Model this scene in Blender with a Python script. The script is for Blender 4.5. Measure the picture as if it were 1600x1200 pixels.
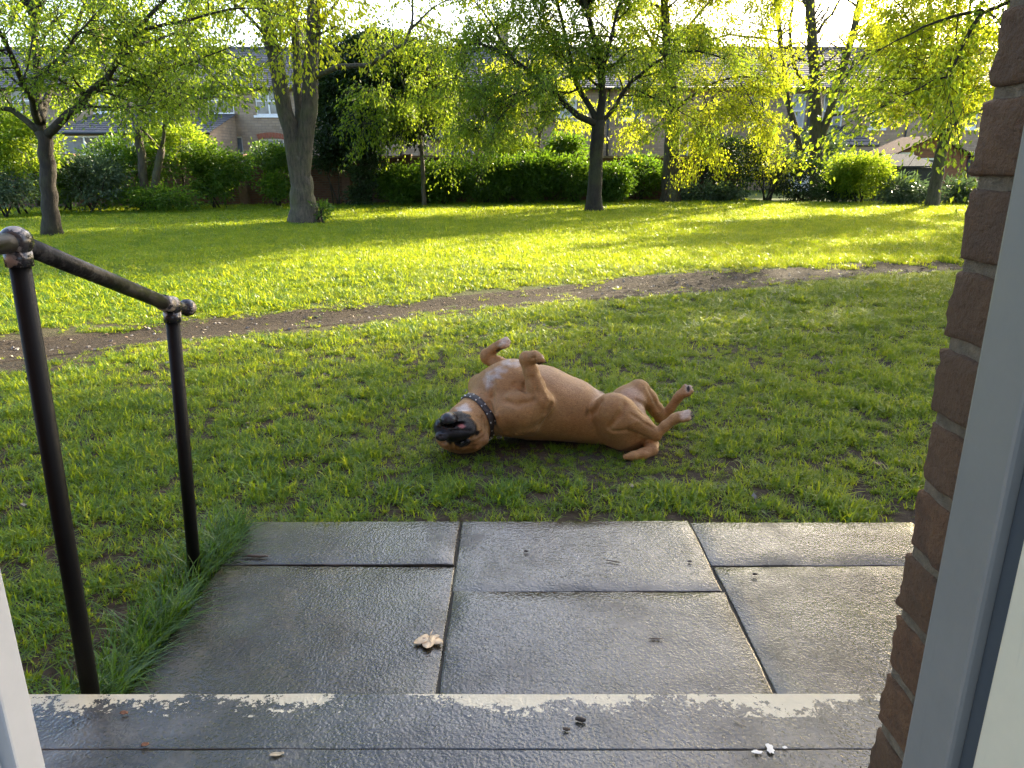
import bpy, bmesh, math, random
import numpy as np
from mathutils import Vector, Matrix

R = math.radians
for o in list(bpy.data.objects):
    bpy.data.objects.remove(o, do_unlink=True)
scene = bpy.context.scene
COL = scene.collection
rng = np.random.default_rng(7)
random.seed(7)

# ------------------------------------------------------------------ camera
EYE = 1.45
PITCH = 16.9
FPX = 1155.0
cam_d = bpy.data.cameras.new('camera')
cam_d.sensor_width = 36.0
cam_d.lens = FPX / 1600 * 36.0
cam_d.clip_start = 0.02
cam_d.clip_end = 1500
cam = bpy.data.objects.new('camera', cam_d)
COL.objects.link(cam)
cam.location = (0, 0, EYE)
cam.rotation_euler = (R(90 - PITCH), 0, 0)
scene.camera = cam

# ------------------------------------------------------------------ light
SUN_AZ, SUN_EL = 40.0, 25.0          # degrees right of +Y, above the horizon
world = bpy.data.worlds.new('World')
scene.world = world
world.use_nodes = True
wn = world.node_tree.nodes
wl = world.node_tree.links
for n in list(wn):
    wn.remove(n)
w_out = wn.new('ShaderNodeOutputWorld')
w_bg = wn.new('ShaderNodeBackground')
w_sky = wn.new('ShaderNodeTexSky')
w_sky.sky_type = 'NISHITA'
w_sky.sun_disc = False
w_sky.sun_elevation = R(SUN_EL)
w_sky.sun_rotation = R(SUN_AZ)
w_sky.air_density = 0.95
w_sky.dust_density = 3.2
w_sky.ozone_density = 1.0
w_bg.inputs['Strength'].default_value = 0.15
wl.new(w_sky.outputs[0], w_bg.inputs['Color'])
wl.new(w_bg.outputs[0], w_out.inputs['Surface'])
sun_d = bpy.data.lights.new('sun', 'SUN')
sun_d.energy = 4.3
sun_d.angle = R(0.5)
sun_d.color = (1.0, 0.86, 0.62)
sun = bpy.data.objects.new('sun', sun_d)
COL.objects.link(sun)
sd = Vector((math.sin(R(SUN_AZ)) * math.cos(R(SUN_EL)), math.cos(R(SUN_AZ)) * math.cos(R(SUN_EL)), math.sin(R(SUN_EL))))
sun.rotation_euler = sd.to_track_quat('Z', 'Y').to_euler()
sun.location = sd * 60
scene.view_settings.view_transform = 'Standard'
scene.view_settings.look = 'None'
scene.view_settings.gamma = 1.0
scene.view_settings.use_curve_mapping = False
scene.view_settings.exposure = 2.4
scene.cycles.use_denoising = True
scene.cycles.denoising_prefilter = 'NONE'
scene.cycles.max_bounces = 5
scene.cycles.diffuse_bounces = 3
scene.cycles.glossy_bounces = 3
scene.cycles.transmission_bounces = 3
scene.cycles.transparent_max_bounces = 4
scene.cycles.use_adaptive_sampling = True
scene.cycles.adaptive_threshold = 0.025
scene.cycles.sample_clamp_indirect = 6.0

# ------------------------------------------------------------------ helpers
CP, SP = math.cos(R(PITCH)), math.sin(R(PITCH))

def at(x, y, Y):
    """Point at forward distance Y that the photograph shows at pixel x, y (1600 x 1200)."""
    xn, yn = (x - 800) / FPX, (y - 600) / FPX
    d = Vector((xn, CP - yn * SP, -SP - yn * CP))
    return Vector((0, 0, EYE)) + d * (Y / d.y)

def gnd(x, y, z=0.0):
    xn, yn = (x - 800) / FPX, (y - 600) / FPX
    d = Vector((xn, CP - yn * SP, -SP - yn * CP))
    return Vector((0, 0, EYE)) + d * ((z - EYE) / d.z)

def tag(o, label=None, cat=None, group=None, kind=None):
    if label: o['label'] = label
    if cat: o['category'] = cat
    if group: o['group'] = group
    if kind: o['kind'] = kind
    return o

def empty(name, loc=(0, 0, 0), rz=0.0):
    o = bpy.data.objects.new(name, None)
    COL.objects.link(o)
    o.location = loc
    o.rotation_euler = (0, 0, rz)
    o.empty_display_size = 0.1
    return o

def link(name, me, mat=None, parent=None, loc=None):
    o = bpy.data.objects.new(name, me)
    COL.objects.link(o)
    if mat is not None and len(me.materials) == 0:
        me.materials.append(mat)
    if parent is not None:
        o.parent = parent
        o.matrix_parent_inverse = parent.matrix_basis.inverted()
    if loc is not None:
        o.location = loc
    return o

class MB:
    """collects shapes; build() links them as one mesh object"""
    def __init__(self):
        self.v, self.f, self.smooth = [], [], []
    def add(self, vs, fs, smooth=False):
        b = len(self.v)
        self.v.extend([tuple(p) for p in vs])
        for f in fs:
            self.f.append(tuple(b + i for i in f))
            self.smooth.append(smooth)
    def box(self, x0, x1, y0, y1, z0, z1):
        vs = [(x0,y0,z0),(x1,y0,z0),(x1,y1,z0),(x0,y1,z0),(x0,y0,z1),(x1,y0,z1),(x1,y1,z1),(x0,y1,z1)]
        self.add(vs, [(0,3,2,1),(4,5,6,7),(0,1,5,4),(1,2,6,5),(2,3,7,6),(3,0,4,7)])
    def tube(self, pts, rad, sides=8, cap=True, bump=0.0):
        pts = [Vector(p) for p in pts]
        n = len(pts)
        if n < 2: return
        if not hasattr(rad, '__len__'): rad = [rad] * n
        t0 = (pts[1] - pts[0]).normalized()
        a = t0.orthogonal().normalized()
        vs, fs = [], []
        prev = t0
        for i in range(n):
            if i == 0: t = t0
            elif i == n - 1: t = (pts[i] - pts[i-1]).normalized()
            else: t = (pts[i+1] - pts[i-1]).normalized()
            if t.length < 1e-6: t = prev
            a = (a - t * a.dot(t))
            if a.length < 1e-6: a = t.orthogonal()
            a.normalize()
            b = t.cross(a)
            prev = t
            for k in range(sides):
                an = 2 * math.pi * k / sides
                r = rad[i] * (1 + (random.uniform(-bump, bump) if bump else 0))
                vs.append(pts[i] + (a * math.cos(an) + b * math.sin(an)) * r)
        for i in range(n - 1):
            for k in range(sides):
                k2 = (k + 1) % sides
                fs.append((i*sides+k, i*sides+k2, (i+1)*sides+k2, (i+1)*sides+k))
        if cap:
            fs.append(tuple(reversed(range(sides))))
            fs.append(tuple((n-1)*sides + k for k in range(sides)))
        self.add(vs, fs, True)
    def sphere(self, c, r, seg=16, ring=10, squash=(1,1,1)):
        c = Vector(c); vs = []; fs = []
        for i in range(ring + 1):
            th = math.pi * i / ring
            for k in range(seg):
                ph = 2 * math.pi * k / seg
                vs.append((c.x + r*squash[0]*math.sin(th)*math.cos(ph), c.y + r*squash[1]*math.sin(th)*math.sin(ph), c.z + r*squash[2]*math.cos(th)))
        for i in range(ring):
            for k in range(seg):
                k2 = (k+1) % seg
                fs.append((i*seg+k, (i+1)*seg+k, (i+1)*seg+k2, i*seg+k2))
        self.add(vs, fs, True)
    def build(self, name, mat=None, parent=None, bevel=0.0, bseg=2):
        me = bpy.data.meshes.new(name)
        me.from_pydata(self.v, [], self.f)
        me.polygons.foreach_set('use_smooth', self.smooth)
        if bevel:
            bm = bmesh.new(); bm.from_mesh(me)
            bmesh.ops.bevel(bm, geom=list(bm.edges), offset=bevel, segments=bseg, profile=0.6, affect='EDGES')
            bm.to_mesh(me); bm.free()
        me.update()
        return link(name, me, mat, parent)

def mesh_np(name, V, F, mat=None, parent=None, smooth=False, attr=None):
    """fast mesh from arrays: V (n,3), F (m,k)"""
    me = bpy.data.meshes.new(name)
    m, k = F.shape
    me.vertices.add(len(V)); me.vertices.foreach_set('co', V.astype(np.float32).ravel())
    me.loops.add(m * k); me.loops.foreach_set('vertex_index', F.astype(np.int32).ravel())
    me.polygons.add(m)
    me.polygons.foreach_set('loop_start', (np.arange(m) * k).astype(np.int32))
    me.polygons.foreach_set('use_smooth', np.full(m, smooth))
    me.update(calc_edges=True)
    if attr is not None:
        for nm, dom, arr in attr:
            if arr.ndim == 1:
                a = me.attributes.new(nm, 'FLOAT', dom); a.data.foreach_set('value', arr.astype(np.float32))
            else:
                a = me.attributes.new(nm, 'FLOAT_COLOR', dom); a.data.foreach_set('color', arr.astype(np.float32).ravel())
    return link(name, me, mat, parent)

# value noise for layout and terrain
_perm = np.random.default_rng(3).random((256, 256))
def vnoise(x, y):
    x = np.asarray(x, float); y = np.asarray(y, float)
    xi = np.floor(x).astype(int); yi = np.floor(y).astype(int)
    fx = x - xi; fy = y - yi
    fx = fx*fx*(3-2*fx); fy = fy*fy*(3-2*fy)
    a = _perm[xi % 256, yi % 256]; b = _perm[(xi+1) % 256, yi % 256]
    c = _perm[xi % 256, (yi+1) % 256]; d = _perm[(xi+1) % 256, (yi+1) % 256]
    return (a*(1-fx)+b*fx)*(1-fy) + (c*(1-fx)+d*fx)*fy
def fbm(x, y, o=4):
    s = 0; amp = 0.5; f = 1.0
    for i in range(o):
        s = s + amp * vnoise(x*f + 17.3*i, y*f + 9.1*i); amp *= 0.5; f *= 2.03
    return s

# ------------------------------------------------------------------ materials
def newmat(name):
    m = bpy.data.materials.new(name); m.use_nodes = True
    nt = m.node_tree
    return m, nt, nt.nodes['Principled BSDF'], nt.nodes['Material Output']
def nd(nt, t, **kw):
    n = nt.nodes.new(t)
    for k, v in kw.items():
        if k.startswith('i_'):
            n.inputs[k[2:].replace('_', ' ')].default_value = v
        else: setattr(n, k, v)
    return n
def ramp(nt, fac, stops):
    r = nt.nodes.new('ShaderNodeValToRGB')
    els = r.color_ramp.elements
    while len(els) < len(stops): els.new(0.5)
    for e, (p, c) in zip(els, stops):
        e.position = p
        e.color = (c[0], c[1], c[2], 1) if hasattr(c, '__len__') else (c, c, c, 1)
    nt.links.new(fac, r.inputs['Fac'])
    return r.outputs['Color']
def coords(nt, kind='Object', scale=(1,1,1)):
    tc = nt.nodes.new('ShaderNodeTexCoord')
    mp = nt.nodes.new('ShaderNodeMapping')
    mp.inputs['Scale'].default_value = scale
    nt.links.new(tc.outputs[kind], mp.inputs['Vector'])
    return mp.outputs['Vector']
def worldpos(nt, scale=(1,1,1)):
    g = nt.nodes.new('ShaderNodeNewGeometry')
    mp = nt.nodes.new('ShaderNodeMapping')
    mp.inputs['Scale'].default_value = scale
    nt.links.new(g.outputs['Position'], mp.inputs['Vector'])
    return mp.outputs['Vector']
def noise(nt, vec, scale, detail=4, rough=0.55):
    n = nt.nodes.new('ShaderNodeTexNoise')
    n.inputs['Scale'].default_value = scale; n.inputs['Detail'].default_value = detail
    n.inputs['Roughness'].default_value = rough
    nt.links.new(vec, n.inputs['Vector'])
    return n.outputs['Fac']
def mixc(nt, fac, a, b, mode='MIX'):
    m = nt.nodes.new('ShaderNodeMix'); m.data_type = 'RGBA'; m.blend_type = mode
    for sock, v in ((m.inputs[0], fac), (m.inputs[6], a), (m.inputs[7], b)):
        if hasattr(v, 'is_output') or isinstance(v, bpy.types.NodeSocket): nt.links.new(v, sock)
        elif sock == m.inputs[0]: sock.default_value = v
        else: sock.default_value = (v[0], v[1], v[2], 1)
    return m.outputs[2]
def mth(nt, op, a, b=None, c=None, clamp=False):
    m = nt.nodes.new('ShaderNodeMath'); m.operation = op; m.use_clamp = clamp
    for i, v in enumerate((a, b, c)):
        if v is None: continue
        if isinstance(v, bpy.types.NodeSocket): nt.links.new(v, m.inputs[i])
        else: m.inputs[i].default_value = v
    return m.outputs[0]
def bump(nt, bsdf, height, strength=0.3, dist=0.01, sock='Normal', prev=None):
    b = nt.nodes.new('ShaderNodeBump')
    b.inputs['Strength'].default_value = strength; b.inputs['Distance'].default_value = dist
    nt.links.new(height, b.inputs['Height'])
    if prev is not None: nt.links.new(prev, b.inputs['Normal'])
    if bsdf is not None: nt.links.new(b.outputs['Normal'], bsdf.inputs[sock])
    return b.outputs['Normal']

def simple(name, col, rough=0.6, metal=0.0, var=0.25, nscale=8.0, bstr=0.15, bdist=0.004, spec=0.5):
    m, nt, b, o = newmat(name)
    v = coords(nt)
    n = noise(nt, v, nscale, 6, 0.65)
    lo = [c * (1 - var) for c in col]; hi = [min(1, c * (1 + var)) for c in col]
    nt.links.new(ramp(nt, n, [(0.3, lo), (0.7, hi)]), b.inputs['Base Color'])
    b.inputs['Roughness'].default_value = rough
    b.inputs['Metallic'].default_value = metal
    b.inputs['Specular IOR Level'].default_value = spec
    if bstr: bump(nt, b, noise(nt, v, nscale * 6, 5), bstr, bdist)
    return m

def leafmat(name, lo, hi, tl, th, trans=0.5, rough=0.45):
    """leaf: reflects lo..hi, lets tl..th through; per-leaf variation from attribute v"""
    m, nt, b, o = newmat(name)
    a = nd(nt, 'ShaderNodeAttribute', attribute_name='v')
    nt.links.new(ramp(nt, a.outputs['Fac'], [(0.0, lo), (1.0, hi)]), b.inputs['Base Color'])
    b.inputs['Roughness'].default_value = rough
    b.inputs['Specular IOR Level'].default_value = 0.4
    t = nd(nt, 'ShaderNodeBsdfTranslucent')
    nt.links.new(ramp(nt, a.outputs['Fac'], [(0.0, tl), (1.0, th)]), t.inputs['Color'])
    mx = nd(nt, 'ShaderNodeMixShader'); mx.inputs[0].default_value = trans
    nt.links.new(b.outputs[0], mx.inputs[1]); nt.links.new(t.outputs[0], mx.inputs[2])
    nt.links.new(mx.outputs[0], o.inputs['Surface'])
    return m

M = {}
M['leaf_spring'] = leafmat('leaf_spring', (0.06,0.12,0.012), (0.15,0.23,0.02), (0.22,0.34,0.015), (0.50,0.60,0.03), 0.55)
M['leaf_green'] = leafmat('leaf_green', (0.035,0.085,0.012), (0.09,0.17,0.02), (0.10,0.22,0.012), (0.24,0.40,0.02), 0.5)
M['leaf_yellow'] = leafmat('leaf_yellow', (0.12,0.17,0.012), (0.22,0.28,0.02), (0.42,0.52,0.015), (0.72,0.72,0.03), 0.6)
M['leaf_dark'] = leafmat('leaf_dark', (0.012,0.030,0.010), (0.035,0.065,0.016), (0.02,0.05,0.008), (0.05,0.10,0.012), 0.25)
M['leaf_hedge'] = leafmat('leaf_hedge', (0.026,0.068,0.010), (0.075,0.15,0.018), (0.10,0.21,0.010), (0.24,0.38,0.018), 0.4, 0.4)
M['leaf_grey'] = leafmat('leaf_grey', (0.045,0.075,0.045), (0.11,0.16,0.09), (0.07,0.12,0.04), (0.13,0.2,0.07), 0.3)

def barkmat(name, lo, hi, green=0.3):
    m, nt, b, o = newmat(name)
    v = coords(nt, 'Object', (1, 1, 0.22))
    n = noise(nt, v, 22, 8, 0.7)
    c = ramp(nt, n, [(0.32, lo), (0.7, hi)])
    n2 = noise(nt, coords(nt), 2.3, 4)
    c = mixc(nt, mth(nt, 'MULTIPLY', ramp(nt, n2, [(0.45, 0.0), (0.65, 1.0)]), green), c, (0.10, 0.12, 0.035))
    nt.links.new(c, b.inputs['Base Color'])
    b.inputs['Roughness'].default_value = 0.9
    bump(nt, b, n, 0.9, 0.03)
    return m
M['bark_dark'] = barkmat('bark_dark', (0.010,0.0075,0.005), (0.045,0.034,0.024), 0.2)
M['bark_grey'] = barkmat('bark_grey', (0.030,0.025,0.018), (0.12,0.098,0.070), 0.35)

# ================================================================== the setting: ground, path, paving
PATH = [(-9.5,4.0,.40),(-6.0,4.9,.42),(-4.1,5.75,.46),(-2.9,6.5,.44),(-1.28,7.35,.37),(.36,8.25,.42),(2.0,9.1,.66),(3.95,9.95,.54),(6.7,10.9,.44),(10.5,12.0,.5),(16,13.2,.5)]
def path_dist(x, y):
    """signed distance to the trodden strip's edge (negative inside)"""
    x = np.asarray(x, float); y = np.asarray(y, float)
    best = np.full(x.shape, 1e9)
    for (x0,y0,w0),(x1,y1,w1) in zip(PATH[:-1], PATH[1:]):
        dx, dy = x1-x0, y1-y0
        t = np.clip(((x-x0)*dx+(y-y0)*dy)/(dx*dx+dy*dy), 0, 1)
        d = np.hypot(x-(x0+t*dx), y-(y0+t*dy)) - (w0+(w1-w0)*t)
        best = np.minimum(best, d)
    return best
def bare(x, y):
    """0..1 amount of bare earth in the worn lawn near the paving"""
    n = fbm(x*1.3+5, y*1.5+3, 4)
    n2 = fbm(x*4.1+2, y*5.1+8, 3)
    near = np.clip((4.9 - y) / 1.4, 0, 1)
    b = np.clip((n*0.32+n2*0.78 - (0.732 - 0.115*near)) * 10, 0, 1)
    edge = np.clip((3.02 - y) / 0.22, 0, 1) * np.clip((n2 - 0.36) * 7, 0, 1)
    left = np.where((x < -1.05) & (y < 3.3), .30, 1.0)
    return np.maximum(b * (0.35 + 0.65*near), edge) * left

# ground sheet: fine near the door, coarse to the horizon
xs = np.concatenate([[-400,-150,-60,-30], np.linspace(-16,16,97), [30,60,150,400]])
ys = np.concatenate([[-60,-20,-5], np.linspace(1.0,14,79), np.linspace(15,34,24), [45,60,100,200,500]])
gx, gy = np.meshgrid(xs, ys)
pd = path_dist(gx, gy)
gz = 0.035*(fbm(gx*.35, gy*.35)-.5) + 0.02*(fbm(gx*1.7, gy*1.7)-.5)
gz = gz * np.clip((gy-3.2)/3, 0.25, 1) - 0.015
gz -= 0.035*np.clip(-pd/.3, 0, 1)
gz[(gy < 2.75)] = -0.02
nx_, ny_ = len(xs), len(ys)
idx = np.arange(nx_*ny_).reshape(ny_, nx_)
F = np.stack([idx[:-1,:-1], idx[:-1,1:], idx[1:,1:], idx[1:,:-1]], -1).reshape(-1,4)
m, nt, b, o = newmat('earth')
v = worldpos(nt)
n1 = noise(nt, v, 1.7, 6, 0.6); n2 = noise(nt, v, 34, 6, 0.7)
c = ramp(nt, n2, [(0.3,(0.030,0.022,0.014)),(0.55,(0.066,0.050,0.034)),(0.75,(0.105,0.085,0.058))])
sep = nd(nt, 'ShaderNodeSeparateXYZ'); nt.links.new(v, sep.inputs[0])
far = mth(nt, 'MULTIPLY', ramp(nt, mth(nt,'MULTIPLY',sep.outputs['Y'],0.02), [(0.10,0.0),(0.24,1.0)]), ramp(nt, n1, [(0.3,0.55),(0.6,0.95)]))
c = mixc(nt, far, c, (0.06,0.095,0.012))
nt.links.new(c, b.inputs['Base Color'])
b.inputs['Roughness'].default_value = 0.95; b.inputs['Specular IOR Level'].default_value = .15
bump(nt, b, n2, 0.8, 0.03)
M['earth'] = m
lawn = mesh_np('lawn', np.stack([gx.ravel(), gy.ravel(), gz.ravel()], 1), F, M['earth'], smooth=True)
tag(lawn, 'worn lawn running from the paving back to the garden wall', kind='structure')
def ground_z(x, y):
    x = np.asarray(x, float); y = np.asarray(y, float)
    z = 0.035*(fbm(x*.35, y*.35)-.5) + 0.02*(fbm(x*1.7, y*1.7)-.5)
    return z*np.clip((y-3.2)/3, .25, 1) - .015 - 0.035*np.clip(-path_dist(x,y)/.3, 0, 1)

# trodden dirt path: its own uneven sheet laid over the lawn
m, nt, b, o = newmat('trodden_dirt')
v = worldpos(nt)
n1 = noise(nt, v, 2.2, 5); n2 = noise(nt, v, 26, 8, 0.7); n3 = noise(nt, v, 90, 4, 0.6)
c = ramp(nt, n2, [(0.28,(0.019,0.014,0.009)),(0.5,(0.046,0.035,0.023)),(0.72,(0.092,0.072,0.050))])
c = mixc(nt, ramp(nt, n1, [(0.42,0.0),(0.62,0.6)]), c, (0.030,0.024,0.019))
nt.links.new(c, b.inputs['Base Color'])
b.inputs['Roughness'].default_value = .95; b.inputs['Specular IOR Level'].default_value = .15
nb = bump(nt, None, n2, 0.9, 0.04)
bump(nt, b, n3, 0.5, 0.01, prev=nb)
M['dirt'] = m
pv, pf = [], []
P = [Vector((a,b_,0)) for a,b_,w in PATH]; Wd = [w for a,b_,w in PATH]
fine = []
for i in range(len(P)-1):
    n = max(2, int((P[i+1]-P[i]).length/0.12))
    for k in range(n):
        t = k/n
        fine.append((P[i].lerp(P[i+1], t), Wd[i]*(1-t)+Wd[i+1]*t, (P[i+1]-P[i]).normalized()))
NW = 13
for i,(p,w,t) in enumerate(fine):
    s = Vector((-t.y, t.x, 0))
    wl_ = w*1.12 + 0.30*(float(fbm(i*.16, 3.0))-.45); wr_ = w*1.12 + 0.30*(float(fbm(i*.16, 40.0))-.45)
    for k in range(NW):
        u = k/(NW-1)*2-1
        q = p + s*(u*(wl_ if u > 0 else wr_))
        e = abs(u)
        z = float(ground_z(q.x,q.y)) + 0.008 + 0.028*(float(fbm(q.x*3.1,q.y*3.1))-.45)*(1-e**4) - (0.03*max(0,(e-.86)/.14))
        pv.append((q.x,q.y,z))
for i in range(len(fine)-1):
    for k in range(NW-1):
        pf.append((i*NW+k, (i+1)*NW+k, (i+1)*NW+k+1, i*NW+k+1))
dp = mesh_np('dirt_path', np.array(pv), np.array(pf), M['dirt'], smooth=True)
tag(dp, 'bare trodden dirt path crossing the lawn', kind='structure')

# ------------------------------------------------------------------ wet paving slabs
def wetstone(name, lo, hi, paint=None, seed=0.0, green=0.25):
    m, nt, b, o = newmat(name)
    v = worldpos(nt)
    n1 = noise(nt, v, 1.6+seed, 5); n2 = noise(nt, v, 14, 6, 0.65); n3 = noise(nt, v, 82, 5, 0.62)
    vor = nd(nt, 'ShaderNodeTexVoronoi', feature='SMOOTH_F1'); vor.inputs['Scale'].default_value = 118
    vor.inputs['Smoothness'].default_value = 0.6
    wv = nd(nt, 'ShaderNodeVectorMath', operation='ADD')
    nz = nd(nt, 'ShaderNodeTexNoise'); nz.inputs['Scale'].default_value = 40
    nt.links.new(v, nz.inputs['Vector'])
    sc_ = nd(nt, 'ShaderNodeVectorMath', operation='SCALE'); sc_.inputs['Scale'].default_value = 0.02
    nt.links.new(nz.outputs['Color'], sc_.inputs[0])
    nt.links.new(v, wv.inputs[0]); nt.links.new(sc_.outputs[0], wv.inputs[1])
    nt.links.new(wv.outputs[0], vor.inputs['Vector'])
    c = ramp(nt, n2, [(0.3, lo), (0.7, hi)])
    c = mixc(nt, mth(nt,'MULTIPLY',ramp(nt, n1, [(0.45,0.0),(0.62,1.0)]),green), c, (0.040,0.042,0.018))
    # pale grit in the stone
    sp = ramp(nt, noise(nt, v, 160, 2, 0.5), [(0.70,0.0),(0.76,1.0)])
    c = mixc(nt, mth(nt,'MULTIPLY',sp,0.35), c, (0.20,0.19,0.17))
    wetp = mth(nt,'ADD',mth(nt,'MULTIPLY',noise(nt, v, 2.6+seed, 4, 0.6),0.75),mth(nt,'MULTIPLY',n2,0.25))
    rough_wet = ramp(nt, wetp, [(0.43,0.03),(0.54,0.11),(0.65,0.34)])
    st_ = noise(nt, v, 5.5, 6, 0.7)
    c = mixc(nt, ramp(nt, st_, [(0.48,0.0),(0.66,0.7)]), c, [q*2.1 for q in hi])
    if paint:
        sep = nd(nt, 'ShaderNodeSeparateXYZ'); nt.links.new(v, sep.inputs[0])
        # distance back from the front edge, paint flaked off in patches
        d = mth(nt, 'SUBTRACT', paint, sep.outputs['Y'])
        big = noise(nt, worldpos(nt, (1,1,1)), 3.1, 2); fl = noise(nt, v, 30, 7, 0.72); fl2 = noise(nt, v, 95, 4, 0.6)
        k = mth(nt,'ADD', mth(nt,'MULTIPLY',fl,1.25), mth(nt,'ADD', mth(nt,'MULTIPLY',big,1.15), mth(nt,'MULTIPLY',fl2,0.25)))
        thr = mth(nt,'ADD', 1.22, mth(nt,'MULTIPLY', d, 5.0))
        near = mth(nt,'GREATER_THAN', k, thr)
        lim = mth(nt,'LESS_THAN', d, 0.10)
        isl = noise(nt, v, 46, 5, 0.7)
        k2 = mth(nt,'ADD', isl, mth(nt,'MULTIPLY', big, 0.55))
        spots = mth(nt,'MULTIPLY', mth(nt,'GREATER_THAN', k2, mth(nt,'ADD', 0.83, mth(nt,'MULTIPLY', d, 0.9))), mth(nt,'LESS_THAN', d, 0.085))
        pm = mth(nt,'MAXIMUM', mth(nt,'MULTIPLY', near, lim), spots)
        c = mixc(nt, pm, c, (0.47,0.41,0.28))
        rough_wet = mixc(nt, pm, rough_wet, (0.5,0.5,0.5))
    nt.links.new(c, b.inputs['Base Color'])
    nt.links.new(rough_wet, b.inputs['Roughness'])
    b.inputs['Specular IOR Level'].default_value = 0.45
    nt.links.new(ramp(nt, wetp, [(0.45,0.5),(0.62,0.05)]), b.inputs['Coat Weight'])
    b.inputs['Coat Roughness'].default_value = 0.07
    h = mth(nt,'ADD', mth(nt,'MULTIPLY',n3,0.8), mth(nt,'MULTIPLY',vor.outputs['Distance'],0.7))
    nb = bump(nt, None, n2, 0.22, 0.012)
    nn = bump(nt, b, h, 0.50, 0.0040, prev=nb)
    nt.links.new(nn, b.inputs['Coat Normal'])
    return m
M['slab'] = wetstone('wet_slab', (0.018,0.016,0.013), (0.042,0.037,0.031))
M['slab_b'] = wetstone('wet_slab_brown', (0.017,0.014,0.009), (0.038,0.031,0.021), seed=0.7, green=0.6)
M['step'] = wetstone('wet_step', (0.022,0.020,0.017), (0.050,0.045,0.038), paint=1.572, seed=0.3, green=0.35)
M['joint'] = simple('joint_grit', (0.045,0.040,0.030), 0.9, bstr=0.7, bdist=0.01, nscale=30)

SZ = 0.02
mb = MB(); mb.box(-1.06, 2.62, 1.2, 2.755, -0.10, SZ-0.006)
paving = mb.build('paving', M['joint']); tag(paving, 'dark gritty joints under the wet paving slabs', kind='structure')
def slab(x0,x1,y0,y1,dz,tilt,mat):
    """worn slab with slightly uneven edges"""
    bm = bmesh.new()
    nx, ny = max(4,int((x1-x0)/.06)), max(4,int((y1-y0)/.06))
    g = 0.0012
    ft = lambda i, n, l: 0.0 if i == 0 else 1.0 if i == n else (.006/l if i == 1 else 1-.006/l if i == n-1 else (i-1)/(n-2))
    top = [[None]*(nx+1) for _ in range(ny+1)]
    for j in range(ny+1):
        for i in range(nx+1):
            x = x0+g+(x1-x0-2*g)*ft(i,nx,x1-x0); y = y0+g+(y1-y0-2*g)*ft(j,ny,y1-y0)
            ex = 0.0
            if i in (0,nx): x += (0.003*(random.random()-.5)*2 + .001) * (1 if i==0 else -1)
            if j in (0,ny): y += (0.003*(random.random()-.5)*2 + .001) * (1 if j==0 else -1)
            z = SZ + dz + tilt[0]*(x-(x0+x1)/2) + tilt[1]*(y-(y0+y1)/2) + 0.004*(float(fbm(x*3+x0*7,y*3+y0*3))-.5)
            if i in (0,nx) or j in (0,ny): z -= 0.0016
            top[j][i] = bm.verts.new((x,y,z))
    for j in range(ny):
        for i in range(nx):
            bm.faces.new((top[j][i],top[j][i+1],top[j+1][i+1],top[j+1][i])).smooth = True
    ring = [top[0][i] for i in range(nx+1)] + [top[j][nx] for j in range(1,ny+1)] + [top[ny][i] for i in range(nx-1,-1,-1)] + [top[j][0] for j in range(ny-1,0,-1)]
    low = [bm.verts.new((q.co.x,q.co.y,q.co.z-.045)) for q in ring]
    for k in range(len(ring)):
        k2 = (k+1) % len(ring)
        bm.faces.new((ring[k2],ring[k],low[k],low[k2]))
    me = bpy.data.meshes.new('paving_slab'); bm.to_mesh(me); bm.free()
    return link('paving_slab', me, mat, paving)
slab(-1.07,-.2125,2.408,2.755,.003,(.004,-.006),M['slab'])
slab(-1.07,-.2095,1.56,2.4065,-.001,(-.006,.004),M['slab_b'])
slab(-.2075,.7285,2.236,2.760,.000,(.003,.003),M['slab'])
slab(-.2045,.7345,1.56,2.2345,.002,(-.003,.005),M['slab'])
slab(.7325,1.655,2.408,2.757,-.002,(.003,-.004),M['slab'])
slab(.7385,1.655,1.56,2.4065,.001,(.007,.002),M['slab_b'])
slab(1.662,2.6,2.408,2.755,.0,(.002,.002),M['slab_b'])
slab(1.662,2.6,1.56,2.402,.0,(.002,.002),M['slab_b'])

# doorstep: raised landing of two stones, flaked cream paint on its front edge
def stone(name, x0,x1,y0,y1,z0,z1,mat,parent=None, br=0.012):
    bm = bmesh.new(); bmesh.ops.create_cube(bm, size=1)
    for q in bm.verts:
        q.co.x = x0 if q.co.x < 0 else x1; q.co.y = y0 if q.co.y < 0 else y1; q.co.z = z0 if q.co.z < 0 else z1
    bmesh.ops.bevel(bm, geom=list(bm.edges), offset=br, segments=3, profile=.5, affect='EDGES')
    bmesh.ops.bisect_plane(bm, geom=bm.verts[:]+bm.edges[:]+bm.faces[:], plane_co=(0,0,0), plane_no=(1,0,0))
    for k in range(-20,40):
        bmesh.ops.bisect_plane(bm, geom=bm.verts[:]+bm.edges[:]+bm.faces[:], plane_co=(k*.08+.04,0,0), plane_no=(1,0,0))
    for q in bm.verts:
        if q.co.y > y1-.03: q.co.y += 0.006*(float(fbm(q.co.x*6,q.co.z*9))-.5)
        if q.co.z > z1-.02: q.co.z += 0.004*(float(fbm(q.co.x*5,q.co.y*5+4))-.5)
    me = bpy.data.meshes.new(name); bm.to_mesh(me); bm.free()
    return link(name, me, mat, parent)
step = stone('doorstep', -1.55, 2.6, 1.385, 1.571, -.05, .15, M['step'], None, .004)
tag(step, 'raised concrete doorstep with flaked cream paint along its front edge', kind='structure')
stone('landing_stone', -1.55, 2.6, .40, 1.3843, -.05, .1495, M['step'], step, .002)

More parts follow.
